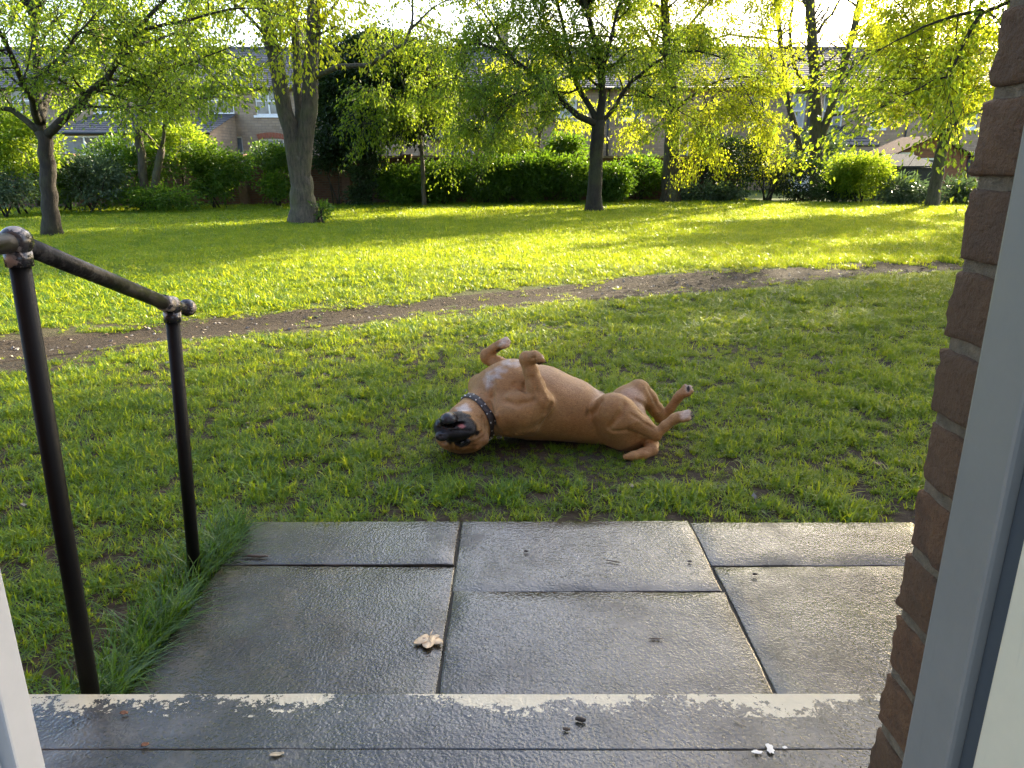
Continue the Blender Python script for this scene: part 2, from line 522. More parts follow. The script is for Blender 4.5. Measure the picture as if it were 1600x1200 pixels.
# ================================================================== house doorway around the camera
m, nt, b, o = newmat('house_brick')
v = worldpos(nt)
oi = nd(nt,'ShaderNodeObjectInfo')
n1 = noise(nt, v, 26, 7, .7); n2 = noise(nt, v, 140, 4, .6)
c = ramp(nt, n1, [(.28,(.055,.023,.008)),(.5,(.130,.056,.019)),(.75,(.215,.105,.040))])
c = mixc(nt, mth(nt,'MULTIPLY',oi.outputs['Random'],.85), c, (.085,.042,.016))
c = mixc(nt, ramp(nt, noise(nt,v,9,4), [(.55,0.0),(.75,.5)]), c, (.03,.022,.018))
nt.links.new(c, b.inputs['Base Color']); b.inputs['Roughness'].default_value = .88
nb = bump(nt, None, n1, .9, .02); bump(nt, b, n2, .8, .006, prev=nb)
M['brick'] = m
m, nt, b, o = newmat('mortar')
v = worldpos(nt); n1 = noise(nt, v, 60, 6, .7)
nt.links.new(ramp(nt, n1, [(.3,(.13,.092,.055)),(.7,(.30,.22,.135))]), b.inputs['Base Color'])
b.inputs['Roughness'].default_value = .95; bump(nt, b, n1, 1.0, .03)
M['mortar'] = m
m, nt, b, o = newmat('facade_brick')
v = worldpos(nt)
sx = nd(nt,'ShaderNodeSeparateXYZ'); nt.links.new(v, sx.inputs[0])
cb = nd(nt,'ShaderNodeCombineXYZ'); nt.links.new(sx.outputs['X'], cb.inputs[0]); nt.links.new(sx.outputs['Z'], cb.inputs[1])
bt = nd(nt,'ShaderNodeTexBrick'); nt.links.new(cb.outputs[0], bt.inputs['Vector'])
bt.inputs['Scale'].default_value = 1.0; bt.inputs['Brick Width'].default_value = .225; bt.inputs['Row Height'].default_value = .075
bt.inputs['Mortar Size'].default_value = .006; bt.inputs['Color1'].default_value = (.20,.085,.055,1); bt.inputs['Color2'].default_value = (.13,.06,.045,1); bt.inputs['Mortar'].default_value = (.25,.2,.16,1)
nt.links.new(bt.outputs['Color'], b.inputs['Base Color']); b.inputs['Roughness'].default_value = .9
bump(nt, b, bt.outputs['Fac'], -.6, .01)
M['facade'] = m
def plastic(name, col, rough=.4):
    m, nt, b, o = newmat(name)
    v = worldpos(nt)
    n = noise(nt, v, 7, 6, .65); s = noise(nt, worldpos(nt,(1,1,.1)), 45, 5, .7)
    c = ramp(nt, n, [(.3,[q*.86 for q in col]),(.7,col)])
    c = mixc(nt, ramp(nt, s, [(.60,0.0),(.78,.35)]), c, [q*.5 for q in col])
    nt.links.new(c, b.inputs['Base Color'])
    nt.links.new(ramp(nt, n, [(.3,rough+.15),(.7,rough)]), b.inputs['Roughness'])
    bump(nt, b, noise(nt, v, 120, 3), .06, .002)
    return m
M['frame_grey'] = plastic('frame_grey', (.185,.168,.145))
M['frame_white'] = plastic('frame_white', (.45,.44,.43))
M['gasket'] = plastic('gasket_dark', (.045,.05,.055), .5)
M['cream'] = plastic('cream_gloss_paint', (.60,.51,.36), .45)

XR, YO, YI = .420, .700, .626      # right reveal, outer wall face, outer face of the frame
XL = -.522
house = empty('house', (0,.6,0))
tag(house, 'red brick house front with the open doorway the lawn is seen through', 'house')
mb = MB()
mb.box(XR+.007, 7, .48, YO-.008, .0, 5.6); mb.box(-7, XL-.075, .48, YO-.008, .0, 5.6); mb.box(XL-.075, XR+.007, .48, YO-.008, 2.2, 5.6)
mb.build('wall', M['facade'], house)
mb = MB(); mb.box(XR+.0035, XR+.30, .50, YO-.004, .155, 2.19); mb.build('mortar', M['mortar'], house)
def brick_mesh(L, D, H, seed):
    r = random.Random(seed)
    bm = bmesh.new(); bmesh.ops.create_cube(bm, size=1)
    for q in bm.verts: q.co = Vector((q.co.x*L, q.co.y*D, q.co.z*H))
    bmesh.ops.bevel(bm, geom=list(bm.edges), offset=.0045, segments=2, profile=.5, affect='EDGES')
    bmesh.ops.subdivide_edges(bm, edges=[e for e in bm.edges if e.calc_length() > .03], cuts=5, use_grid_fill=True)
    for q in bm.verts:
        n = q.co.copy()
        k = .6*(float(fbm(n.x*26+seed*3.7, n.z*26+n.y*31+seed))-.47)+.55*(float(fbm(n.x*70+seed*1.7, n.z*75+n.y*66+seed))-.47)
        q.co += Vector((math.copysign(.014*k, n.x), math.copysign(.014*k, n.y), math.copysign(.009*k, n.z)))
    for f in bm.faces: f.smooth = True
    me = bpy.data.meshes.new('brick'); bm.to_mesh(me); bm.free(); me.materials.append(M['brick'])
    return me
bv = {('s',k): brick_mesh(.216,.102,.062,k) for k in range(7)}
bv.update({('h',k): brick_mesh(.104,.102,.062,k+20) for k in range(7)})
for i in range(27):
    z = .155 + .0375 + i*.075
    kind = 's' if i % 2 else 'h'
    me = bv[(kind, random.randrange(7))]
    L, D = (.216,.102) if kind == 's' else (.104,.102)
    br = link('brick', me, None, house)
    br.location = Vector((XR + L/2 + random.uniform(-.0025,.0025), YO - D/2 + random.uniform(-.002,.002), z))
    br.rotation_euler = (0, R(random.uniform(-.7,.7)), R(random.uniform(-.9,.9)))
    L2, D2 = (.104,.102) if kind == 's' else (.216,.102)
    me2 = bv[('s', random.randrange(7))]
    b2 = link('brick', me2, None, house)
    b2.location = Vector((XR + L + .010 + .108, YO - .051 + random.uniform(-.002,.002), z))
# door frame: outer grey face, dark gasket groove, cream lining behind it
mb = MB(); mb.box(XR-.012, XR+.06, .560, YI, .15, 2.12); mb.build('door_jamb', M['frame_grey'], house, .004)['label'] = 'grey plastic door jamb beside the bricks'
mb = MB(); mb.box(XR-.002, XR+.06, .533, .559, .15, 2.12); mb.build('door_gasket', M['gasket'], house, .003)
mb = MB(); mb.box(XR-.010, XR+.07, .40, .532, .15, 2.12); mb.build('door_lining', M['cream'], house, .004)['label'] = 'cream painted inner lining of the doorway'
mb = MB(); mb.box(XL-.06, XL, .628, .668, .15, 2.12); mb.box(XL-.06, XL-.014, .596, .6275, .15, 2.12)
mb.build('door_jamb', M['frame_white'], house, .003)['label'] = 'white plastic door jamb at the left edge'
mb = MB(); mb.box(XL-.06, XL-.006, .574, .5955, .15, 2.12); mb.build('door_gasket', M['gasket'], house, .003)
mb = MB(); mb.box(XL-.06, XL-.002, .30, .5735, .15, 2.12); mb.build('door_lining', M['cream'], house, .003)
mb = MB(); mb.box(XL-.06, XR+.06, .575, .66, 2.121, 2.19); mb.build('door_head', M['frame_white'], house, .003)
mb = MB(); mb.box(-3, 3, -3, .39, .02, .14); fl = mb.build('indoor_floor', simple('indoor_floor', (.25,.22,.18), .5)); tag(fl, 'floor inside the doorway', kind='structure')

# ================================================================== handrail
m, nt, b, o = newmat('worn_black_paint')
v = worldpos(nt)
n = noise(nt, v, 18, 7, .72); n2 = noise(nt, v, 70, 5, .6)
g = nd(nt,'ShaderNodeNewGeometry'); sp = nd(nt,'ShaderNodeSeparateXYZ'); nt.links.new(g.outputs['Position'], sp.inputs[0])
high = ramp(nt, sp.outputs['Z'], [(.95,0.0),(1.0,1.0)])
wear = mth(nt,'MULTIPLY', ramp(nt, n, [(.50,0.0),(.58,1.0)]), high)
c = mixc(nt, ramp(nt, n2, [(.4,0.0),(.7,1.0)]), (.004,.004,.004), (.009,.009,.009))
c = mixc(nt, mth(nt,'MULTIPLY',wear,.6), c, (.08,.075,.07))
nt.links.new(c, b.inputs['Base Color'])
nt.links.new(ramp(nt, n, [(.35,.32),(.65,.55)]), b.inputs['Roughness'])
bump(nt, b, n2, .35, .002); b.inputs['Specular IOR Level'].default_value = .22
M['rail'] = m
m, nt, b, o = newmat('worn_steel_joint')
v = worldpos(nt); n = noise(nt, v, 30, 5, .6)
c = ramp(nt, n, [(.50,(.02,.02,.023)),(.56,(.30,.26,.23))])
nt.links.new(c, b.inputs['Base Color']); nt.links.new(ramp(nt, n, [(.5,.25),(.6,.45)]), b.inputs['Roughness'])
nt.links.new(ramp(nt, n, [(.5,0.1),(.6,.4)]), b.inputs['Metallic'])
M['joint_ball'] = m
M['post'] = simple('black_post_paint', (.0035,.0035,.0035), .55, nscale=40, bstr=.2, bdist=.001, spec=.18)
p1t = at(25,378,1.62); p1b = Vector((-1.112,1.62,-.12))
p2t = at(268,478,2.35); p2b = Vector((-1.149,2.35,-.12))
rail = empty('handrail', (p1b.x,p1b.y,0))
tag(rail, 'black tubular metal handrail with ball joints beside the doorstep', 'handrail')
for (a,c_) in ((p1b,p1t),(p2b,p2t)):
    mb = MB(); mb.tube([a, a.lerp(c_,.5), c_], .0215, 20); mb.build('post', M['post'], rail)
back = Vector((-1.055, .72, p1t.z+.015))
mb = MB(); mb.tube([back, back.lerp(p1t,.5), p1t], .0215, 20); mb.build('top_rail', M['rail'], rail)
mb = MB(); mb.tube([p1t, p1t.lerp(p2t,.5), p2t], .0215, 20); mb.build('top_rail', M['rail'], rail)
fw = (p2t-p1t).normalized(); pe = p2t + Vector((.012,.085,-.022))
mb = MB(); mb.tube([p2t, pe], .017, 16); mb.build('end_stub', M['rail'], rail)
for p, r in ((p1t,.034),(p2t,.032),(pe,.029)):
    mb = MB(); mb.sphere(p, r, 28, 18); mb.build('ball_joint', M['joint_ball'], rail)
for p, bdir, r in ((p1t,(p1b-p1t).normalized(),.028),(p2t,(p2b-p2t).normalized(),.027)):
    mb = MB(); mb.tube([p+bdir*.02, p+bdir*.052], r, 20); mb.build('collar', M['joint_ball'], rail)
mb = MB(); mb.tube([p2t-fw*.062, p2t-fw*.02], .026, 20); mb.build('collar', M['joint_ball'], rail)

# ================================================================== far houses
def stonewall(name, lo, hi, mort, rubble=False, bw=.40, bh=.16):
    m, nt, b, o = newmat(name)
    v = worldpos(nt)
    s = nd(nt,'ShaderNodeSeparateXYZ'); nt.links.new(v, s.inputs[0])
    cb = nd(nt,'ShaderNodeCombineXYZ')
    nt.links.new(mth(nt,'ADD',s.outputs['X'],s.outputs['Y']), cb.inputs[0]); nt.links.new(s.outputs['Z'], cb.inputs[1])
    n = noise(nt, v, 1.2, 5); n2 = noise(nt, v, 6, 5, .7)
    bt = nd(nt,'ShaderNodeTexBrick'); nt.links.new(cb.outputs[0], bt.inputs['Vector'])
    bt.inputs['Scale'].default_value = 1; bt.inputs['Brick Width'].default_value = bw; bt.inputs['Row Height'].default_value = bh
    bt.inputs['Mortar Size'].default_value = .012; bt.inputs['Bias'].default_value = 0
    bt.inputs['Color1'].default_value = (*lo,1); bt.inputs['Color2'].default_value = (*hi,1); bt.inputs['Mortar'].default_value = (*mort,1)
    c = mixc(nt, ramp(nt,n2,[(.4,0.0),(.7,.45)]), bt.outputs['Color'], [q*.6 for q in lo])
    c = mixc(nt, ramp(nt,n,[(.4,0.0),(.65,.4)]), c, hi)
    nt.links.new(c, b.inputs['Base Color']); b.inputs['Roughness'].default_value = .92
    bump(nt, b, bt.outputs['Fac'], -.7, .02)
    return m
M['stone_a'] = stonewall('sand_stone', (.32,.225,.14), (.45,.33,.22), (.24,.18,.125))
M['stone_b'] = stonewall('grey_stone', (.26,.19,.13), (.38,.285,.20), (.20,.155,.115), bw=.34, bh=.13)
M['stone_c'] = stonewall('pale_brick', (.31,.21,.14), (.43,.31,.22), (.26,.195,.14), bw=.24, bh=.085)
M['red_arch'] = simple('red_arch_brick', (.30,.10,.055), .9, nscale=14)
M['upvc'] = simple('white_window_paint', (.80,.80,.79), .4, var=.06, bstr=0)
m, nt, b, o = newmat('window_glass')
n = noise(nt, worldpos(nt), .9, 3)
nt.links.new(ramp(nt, n, [(.4,(.03,.035,.04)),(.6,(.17,.19,.21))]), b.inputs['Base Color'])
b.inputs['Roughness'].default_value = .06; b.inputs['Specular IOR Level'].default_value = .8
M['pane'] = m
M['curtain'] = simple('net_curtain', (.45,.46,.48), .8, var=.2, nscale=3, bstr=0)
m, nt, b, o = newmat('slate')
v = worldpos(nt)
s = nd(nt,'ShaderNodeSeparateXYZ'); nt.links.new(v, s.inputs[0])
cb = nd(nt,'ShaderNodeCombineXYZ'); nt.links.new(s.outputs['X'], cb.inputs[0]); nt.links.new(s.outputs['Z'], cb.inputs[1])
bt = nd(nt,'ShaderNodeTexBrick'); nt.links.new(cb.outputs[0], bt.inputs['Vector'])
bt.inputs['Scale'].default_value = 1; bt.inputs['Brick Width'].default_value = .28; bt.inputs['Row Height'].default_value = .125
bt.inputs['Mortar Size'].default_value = .006
bt.inputs['Color1'].default_value = (.045,.043,.049,1); bt.inputs['Color2'].default_value = (.090,.083,.086,1); bt.inputs['Mortar'].default_value = (.03,.03,.03,1)
c = mixc(nt, ramp(nt, noise(nt,v,1.4,5,.7), [(.45,0.0),(.7,.5)]), bt.outputs['Color'], (.11,.09,.06))
nt.links.new(c, b.inputs['Base Color']); b.inputs['Roughness'].default_value = .62
bump(nt, b, noise(nt,v,9,4), .5, .02)
M['slate'] = m
M['gutter'] = simple('black_gutter', (.015,.015,.017), .4, bstr=0)
M['lead'] = simple('lead_flashing', (.22,.23,.25), .5)
M['pot'] = simple('chimney_pot', (.35,.17,.09), .85)

HY = 38.0
def wallpx(x): return (x-800)/FPX*(HY/(CP+.35*SP))
def holes_wall(mb, x0, x1, z0, z1, y, holes, dep=.14):
    xs_ = sorted({x0,x1,*[h[0] for h in holes],*[h[1] for h in holes]})
    zs_ = sorted({z0,z1,*[h[2] for h in holes],*[h[3] for h in holes]})
    for i in range(len(xs_)-1):
        for k in range(len(zs_)-1):
            cx, cz = (xs_[i]+xs_[i+1])/2, (zs_[k]+zs_[k+1])/2
            if any(h[0] < cx < h[1] and h[2] < cz < h[3] for h in holes): continue
            mb.add([(xs_[i],y,zs_[k]),(xs_[i+1],y,zs_[k]),(xs_[i+1],y,zs_[k+1]),(xs_[i],y,zs_[k+1])],[(0,1,2,3)])
    for a,b_,c_,d in holes:
        mb.add([(a,y,c_),(b_,y,c_),(b_,y,d),(a,y,d),(a,y+dep,c_),(b_,y+dep,c_),(b_,y+dep,d),(a,y+dep,d)],[(0,4,5,1),(1,5,6,2),(2,6,7,3),(3,7,4,0)])
def window(parent, x0,x1,z0,z1,y, style='sash', arch=None):
    t = .07; yy = y+.09
    mb = MB()
    mb.box(x0,x0+t,yy,yy+.06,z0,z1); mb.box(x1-t,x1,yy,yy+.06,z0,z1)
    mb.box(x0+t,x1-t,yy,yy+.06,z1-t,z1); mb.box(x0+t,x1-t,yy,yy+.06,z0,z0+t)
    zc = (z0+z1)/2; xc = (x0+x1)/2
    if style in ('sash','cross'): mb.box(x0+t,x1-t,yy-.01,yy+.05,zc-.035,zc+.035)
    if style in ('casement','cross'): mb.box(xc-.035,xc+.035,yy-.012,yy+.048,z0+t,z1-t)
    if style == 'triple':
        for q in (.30,.70): mb.box(x0+(x1-x0)*q-.04,x0+(x1-x0)*q+.04,yy-.012,yy+.048,z0+t,z1-t)
    w = mb.build('window', M['upvc'], parent)
    mb = MB(); mb.add([(x0+t,yy+.035,z0+t),(x1-t,yy+.035,z0+t),(x1-t,yy+.035,z1-t),(x0+t,yy+.035,z1-t)],[(0,1,2,3)])
    mb.build('pane', M['pane'] if random.random() < .6 else M['curtain'], w)
    mb = MB(); mb.box(x0-.09,x1+.09,y-.07,y+.085,z0-.11,z0-.005); mb.build('sill', M['upvc'] if random.random()<.6 else M['stone_a'], w)
    if arch:
        mb = MB(); n = 9; h = .20; ri = (x1-x0)*.5+.02
        for k in range(n):
            u0, u1 = -1+2*k/n+.012, -1+2*(k+1)/n-.012
            z_ = lambda u: z1 + .10*(1-u*u)
            pts = [(xc+u0*ri, z_(u0)-.04),(xc+u1*ri, z_(u1)-.04),(xc+u1*ri*1.12, z_(u1)+h),(xc+u0*ri*1.12, z_(u0)+h)]
            mb.add([(p[0],y-.02,p[1]) for p in pts]+[(p[0],y+.05,p[1]) for p in pts],[(0,1,2,3),(0,4,5,1),(1,5,6,2),(2,6,7,3),(3,7,4,0)])
        mb.build('arch', M['red_arch'], w)
    return w
def roof_courses(mb, x0, x1, ya, za, yb, zb, n):
    """lapped slate courses from eaves (ya,za) to ridge (yb,zb)"""
    for k in range(n):
        t0, t1 = k/n, (k+1)/n
        y0,z0 = ya+(yb-ya)*t0, za+(zb-za)*t0
        y1,z1 = ya+(yb-ya)*t1, za+(zb-za)*t1
        up = .03
        mb.add([(x0,y0,z0+up),(x1,y0,z0+up),(x1,y1,z1+.004),(x0,y1,z1+.004),(x0,y0,z0-.012),(x1,y0,z0-.012)],[(0,1,2,3),(4,5,1,0)])
RIDGE_Y, EAVES, RIDGE = 42.2, 4.75, 7.0
def house_unit(x0, x1, wallm, wins, label, chim=True):
    h = empty('terraced_house', ((x0+x1)/2, HY, 0))
    tag(h, label, 'house', 'terraced houses beyond the garden wall')
    mb = MB(); holes_wall(mb, x0, x1, -.3, EAVES, HY, [(a,b_,c_,d) for a,b_,c_,d,*_ in wins])
    mb.add([(x0,46.4,-.3),(x1,46.4,-.3),(x1,46.4,EAVES),(x0,46.4,EAVES)],[(3,2,1,0)])
    for xx in (x0,x1):
        mb.add([(xx,HY,-.3),(xx,46.4,-.3),(xx,46.4,EAVES),(xx,RIDGE_Y,RIDGE-.05),(xx,HY,EAVES)],[(0,1,2,3,4) if xx==x1 else (4,3,2,1,0)])
    mb.build('wall', wallm, h)
    for wn_ in wins: window(h, *wn_[:4], HY, wn_[4], wn_[5] if len(wn_) > 5 else None)
    mb = MB(); roof_courses(mb, x0, x1, HY-.25, EAVES-.02, RIDGE_Y, RIDGE, 22); roof_courses(mb, x0, x1, 46.7, EAVES-.02, RIDGE_Y, RIDGE, 6)
    rf = mb.build('roof', M['slate'], h)
    mb = MB(); mb.tube([(x0,RIDGE_Y,RIDGE+.02),(x1,RIDGE_Y,RIDGE+.02)], .09, 8); mb.build('ridge_tiles', M['slate'], rf)
    mb = MB(); mb.tube([(x0+.002,HY-.28,EAVES-.05),(x1-.002,HY-.28,EAVES-.05)], .065, 8); mb.build('gutter', M['gutter'], h)
    mb = MB(); mb.tube([(x1-.25,HY-.06,EAVES-.1),(x1-.25,HY-.06,0)], .045, 8); mb.build('downpipe', M['gutter'], h)
    if chim:
        mb = MB(); mb.box(x1-.55,x1+.0,RIDGE_Y-.5,RIDGE_Y+.5,RIDGE-.5,RIDGE+1.1); mb.box(x1-.6,x1+.05,RIDGE_Y-.55,RIDGE_Y+.55,RIDGE+.95,RIDGE+1.12)
        c = mb.build('chimney', M['stone_c'], rf)
    return h
def wr(x0,y0,x1,y1,style,arch=None):
    a, b_ = at(x0,y1,HY), at(x1,y0,HY)
    return (a.x, b_.x, a.z, b_.z, style, arch)
ALLW = [wr(85,138,122,176,'sash'), wr(150,138,184,176,'sash'), wr(232,138,268,176,'sash'), wr(325,135,362,178,'sash'), wr(400,135,438,180,'cross'),
        wr(318,213,378,240,'triple'), wr(407,217,443,248,'sash',True),
        wr(500,140,540,182,'sash'), wr(500,215,545,250,'casement'), wr(600,140,640,182,'sash'), wr(770,150,806,188,'sash'), wr(774,210,812,250,'casement'),
        wr(862,148,902,186,'sash'), wr(857,222,906,250,'triple'), wr(970,148,1006,186,'cross'), wr(1040,215,1078,248,'casement'),
        wr(1096,152,1132,194,'sash'), wr(1170,150,1200,196,'sash'), wr(1234,146,1262,200,'sash'), wr(1283,146,1322,200,'cross'), wr(1358,150,1388,200,'sash'),
        wr(1425,150,1458,200,'sash'), wr(1500,150,1535,200,'sash'), wr(20,138,55,176,'sash'), wr(-60,138,-20,176,'sash'), wr(1600,150,1640,200,'sash')]
edges = [-27.0,-21.3,-15.9,-10.5,-5.2,-.2,4.9,9.9,14.6,19.4,25.0]
hl = ['terraced house at the far left edge, behind the dark forked tree','pale terraced house above the wide white kitchen window',
      'terraced house with red brick arch over a small white window','terraced house hidden behind the dark ivy covered evergreen','terraced house between the evergreen and the spreading tree, with low gabled back room',
      'terraced house behind the slim trunk in the middle of the lawn','terraced house behind the thick mid lawn trunk','terraced house half hidden by bright yellow foliage',
      'pale stone terraced house with tall sash windows and slate hipped bay','terraced house behind the bright yellow tree on the right']
for i in range(len(edges)-1):
    x0, x1 = edges[i], edges[i+1]
    ws = [w for w in ALLW if w[0] > x0+.1 and w[1] < x1-.1]
    house_unit(x0, x1, [M['stone_a'],M['stone_b'],M['stone_c']][[1,0,1,2,0,1,2,1,0,2][i]], ws, hl[i], i % 2 == 0)

# low back rooms built against the terrace
def back_room(label, xa, xb, ya, z_eave, z_top, wallm, win, hip=False):
    h = empty('back_extension', ((xa+xb)/2, ya, 0)); tag(h, label, 'extension')
    mb = MB(); holes_wall(mb, xa, xb, -.3, z_eave, ya, [w[:4] for w in win], .12)
    for xx in (xa,xb): mb.add([(xx,ya,-.3),(xx,HY-.01,-.3),(xx,HY-.01,z_top if not hip else z_eave),(xx,ya,z_eave)],[(0,1,2,3) if xx==xb else (3,2,1,0)])
    mb.build('wall', wallm, h)
    mb = MB()
    if not hip: roof_courses(mb, xa-.15, xb+.15, ya-.2, z_eave, HY-.02, z_top, 9)
    else:
        n = 7
        for k in range(n):
            t0,t1 = k/n,(k+1)/n
            a0,b0,c0,e0 = xa-.2+(1.0)*t0, xb+.2-1.0*t0, ya-.2+(HY-ya)*t0, z_eave+(z_top-z_eave)*t0
            a1,b1,c1,e1 = xa-.2+(1.0)*t1, xb+.2-1.0*t1, ya-.2+(HY-ya)*t1, z_eave+(z_top-z_eave)*t1
            mb.add([(a0,c0,e0+.03),(b0,c0,e0+.03),(b1,c1,e1),(a1,c1,e1),(a0,HY-.01,e0+.03),(a1,HY-.01,e1),(b0,HY-.01,e0+.03),(b1,HY-.01,e1),(a0,c0,e0-.02),(b0,c0,e0-.02)],
                   [(0,1,2,3),(4,0,3,5),(1,6,7,2),(8,9,1,0)])
    mb.build('roof', M['slate'], h)
    mb = MB(); mb.tube([(xa-.15,ya-.24,z_eave-.03),(xb+.15,ya-.24,z_eave-.03)], .06, 8); mb.build('gutter', M['gutter'], h)
    for w in win: window(h, *w[:4], ya, w[4])
    return h
def wr2(x0,y0,x1,y1,Y,style):
    a, b_ = at(x0,y1,Y), at(x1,y0,Y); return (a.x,b_.x,a.z,b_.z,style)
back_room('low back room with dark lean-to slate roof and wide white window on the left', at(92,200,34.5).x, at(325,200,34.5).x, 34.5, at(200,207,34.5).z, at(200,178,38).z, M['stone_b'], [wr2(100,212,207,243,34.5,'triple')])
back_room('beige back room with low slate roof beside the evergreen', at(672,200,35).x, at(775,200,35).x, 35, at(720,216,35).z, at(720,180,38).z, M['stone_c'], [wr2(690,226,740,250,35,'casement')])
back_room('bay with hipped dark slate roof under the tall sash windows', at(1268,200,35.5).x, at(1368,200,35.5).x, 35.5, at(1300,226,35.5).z, at(1300,196,38).z, M['upvc'], [wr2(1275,232,1364,258,35.5,'triple')], True)

# garden wall with piers, at the back of the lawn
GW = [(-27,21.0),(-16,23.4),(-5,26.0),(1.2,27.3),(8.6,29.0)]
m = stonewall('garden_brick', (.10,.045,.03), (.17,.08,.05), (.12,.10,.08), bw=.225, bh=.075)
M['garden_brick'] = m
gw = empty('garden_wall', (-5,26,0)); tag(gw, 'dark red brick garden wall with piers, overgrown with ivy', 'wall')
mb = MB()
for (xa,ya),(xb,yb) in zip(GW[:-1],GW[1:]):
    d = Vector((xb-xa,yb-ya,0)).normalized(); s = Vector((-d.y,d.x,0))*.11
    q = [Vector((xa,ya,0))-s, Vector((xb,yb,0))-s, Vector((xb,yb,0))+s, Vector((xa,ya,0))+s]
    mb.add([(p.x,p.y,-.2) for p in q]+[(p.x,p.y,1.5) for p in q],[(0,1,5,4),(1,2,6,5),(2,3,7,6),(3,0,4,7),(4,5,6,7)])
mb.build('wall', M['garden_brick'], gw)
mb = MB()
for (xa,ya),(xb,yb) in zip(GW[:-1],GW[1:]):
    d = Vector((xb-xa,yb-ya,0)).normalized(); s = Vector((-d.y,d.x,0))*.16
    q = [Vector((xa,ya,0))-s, Vector((xb,yb,0))-s, Vector((xb,yb,0))+s, Vector((xa,ya,0))+s]
    mb.add([(p.x,p.y,1.503) for p in q]+[(p.x,p.y,1.57) for p in q],[(0,1,5,4),(1,2,6,5),(2,3,7,6),(3,0,4,7),(4,5,6,7),(3,2,1,0)])
mb.build('coping', M['stone_b'], gw)
def wall_at(x):
    for (xa,ya),(xb,yb) in zip(GW[:-1],GW[1:]):
        if xa <= x <= xb: return ya+(yb-ya)*(x-xa)/(xb-xa)
    return GW[0][1] if x < GW[0][0] else GW[-1][1]
pm_ = simple('pier_brick', (.15,.085,.055), .9, nscale=12, bstr=.6, bdist=.01)
for px_ in (120,212,303,385,470,545,640,760,900,1000,1085):
    X = at(px_, 300, 25).x; X = X*wall_at(X)/25; Y = wall_at(X)
    mb = MB(); mb.box(X-.14,X+.14,Y-.30,Y+.1,-.2,1.62); mb.build('pier', pm_, gw, .01)

# sheds on the right
M['orange'] = None
m, nt, b, o = newmat('orange_boards')
v = worldpos(nt); n = noise(nt, worldpos(nt,(1,1,8)), 3, 5)
nt.links.new(ramp(nt, n, [(.3,(.17,.070,.038)),(.7,(.27,.115,.060))]), b.inputs['Base Color']); b.inputs['Roughness'].default_value = .75
M['orange'] = m
sY = 30.0
a, b_ = at(1392,300,sY), at(1502,300,sY); apx = at(1436,214,sY).z; ev = at(1436,240,sY).z
shed = empty('garden_shed', ((a.x+b_.x)/2, sY, 0)); tag(shed, 'orange timber shed with low gable behind the black covered store', 'shed')
mb = MB(); xm = (a.x+b_.x)/2
mb.add([(a.x,sY+.05,-.2),(b_.x,sY+.05,-.2),(b_.x,sY+.05,ev),(xm,sY+.05,apx-.03),(a.x,sY+.05,ev),(a.x,sY+2.4,-.2),(b_.x,sY+2.4,-.2),(b_.x,sY+2.4,ev),(xm,sY+2.4,apx-.03),(a.x,sY+2.4,ev)],
       [(0,1,2,3,4),(1,6,7,2),(5,0,4,9),(9,8,7,6,5)])
mb.build('wall', M['orange'], shed)
z = 0.0
while z < apx-.05:
    hw = 1.0 if z < ev-.13 else max(0.02,(apx-z-.13)/(apx-ev))
    mb = MB(); xa_, xb_ = xm-(xm-a.x)*hw, xm+(b_.x-xm)*hw
    mb.add([(xa_,sY+.018,z),(xb_,sY+.018,z),(xb_,sY+.035,z+.12),(xa_,sY+.035,z+.12),(xa_,sY+.05,z),(xb_,sY+.05,z)],[(0,1,2,3),(4,5,1,0)])
    mb.build('plank', M['orange'], shed); z += .128
mb = MB()
for s_ in (-1,1):
    xe = xm + s_*(b_.x-a.x)/2*1.08; ze = ev-.06
    mb.add([(xm,sY-.15,apx),(xe,sY-.15,ze),(xe,sY+2.55,ze),(xm,sY+2.55,apx),(xm,sY-.15,apx+.06),(xe,sY-.15,ze+.06),(xe,sY+2.55,ze+.06),(xm,sY+2.55,apx+.06)],[(0,1,5,4),(4,5,6,7),(1,2,6,5),(0,3,2,1)])
mb.build('roof', simple('brown_felt', (.085,.05,.038), .95, spec=.1), shed)
x0,x1 = at(1398,250,sY).x, at(1426,250,sY).x
window(shed, x0, x1, at(1400,252,sY).z, at(1400,238,sY).z, sY-.11, 'casement')
x0,x1 = at(1440,250,sY).x, at(1470,250,sY).x
window(shed, x0, x1, at(1400,262,sY).z, at(1400,247,sY).z, sY-.11, 'plain')
bY = 27.6
st = empty('covered_store', (at(1424,300,bY).x, bY, 0)); tag(st, 'low black store with grey sloping lid in front of the orange shed', 'store')
x0,x1 = at(1384,300,bY).x, at(1456,300,bY).x; zt = at(1400,262,bY).z
mb = MB(); mb.box(x0,x1,bY,bY+1.6,-.1,zt); mb.build('body', simple('black_tarp', (.008,.009,.009), .5, nscale=3, bstr=.6, bdist=.05), st, .03)
mb = MB(); zt2 = at(1400,243,bY+1.4).z
mb.add([(x0-.1,bY-.12,zt+.005),(x1+.1,bY-.12,zt+.005),(x1-.15,bY+1.5,zt2),(x0-.5,bY+1.5,zt2),(x0-.1,bY-.12,zt+.06),(x1+.1,bY-.12,zt+.06),(x1-.15,bY+1.5,zt2+.06),(x0-.5,bY+1.5,zt2+.06)],[(0,1,5,4),(4,5,6,7),(1,2,6,5),(2,3,7,6),(3,0,4,7),(3,2,1,0)])
mb.build('lid', simple('grey_lid',(.05,.053,.06),.95,spec=.05), st)
oY = 31.5
ob = empty('outbuilding', (at(1530,300,oY).x, oY, 0)); tag(ob, 'small brown brick outbuilding with grey roof edge beside the orange shed', 'outbuilding')
x0,x1 = at(1503,300,oY).x, at(1640,300,oY).x; zt = at(1510,243,oY).z
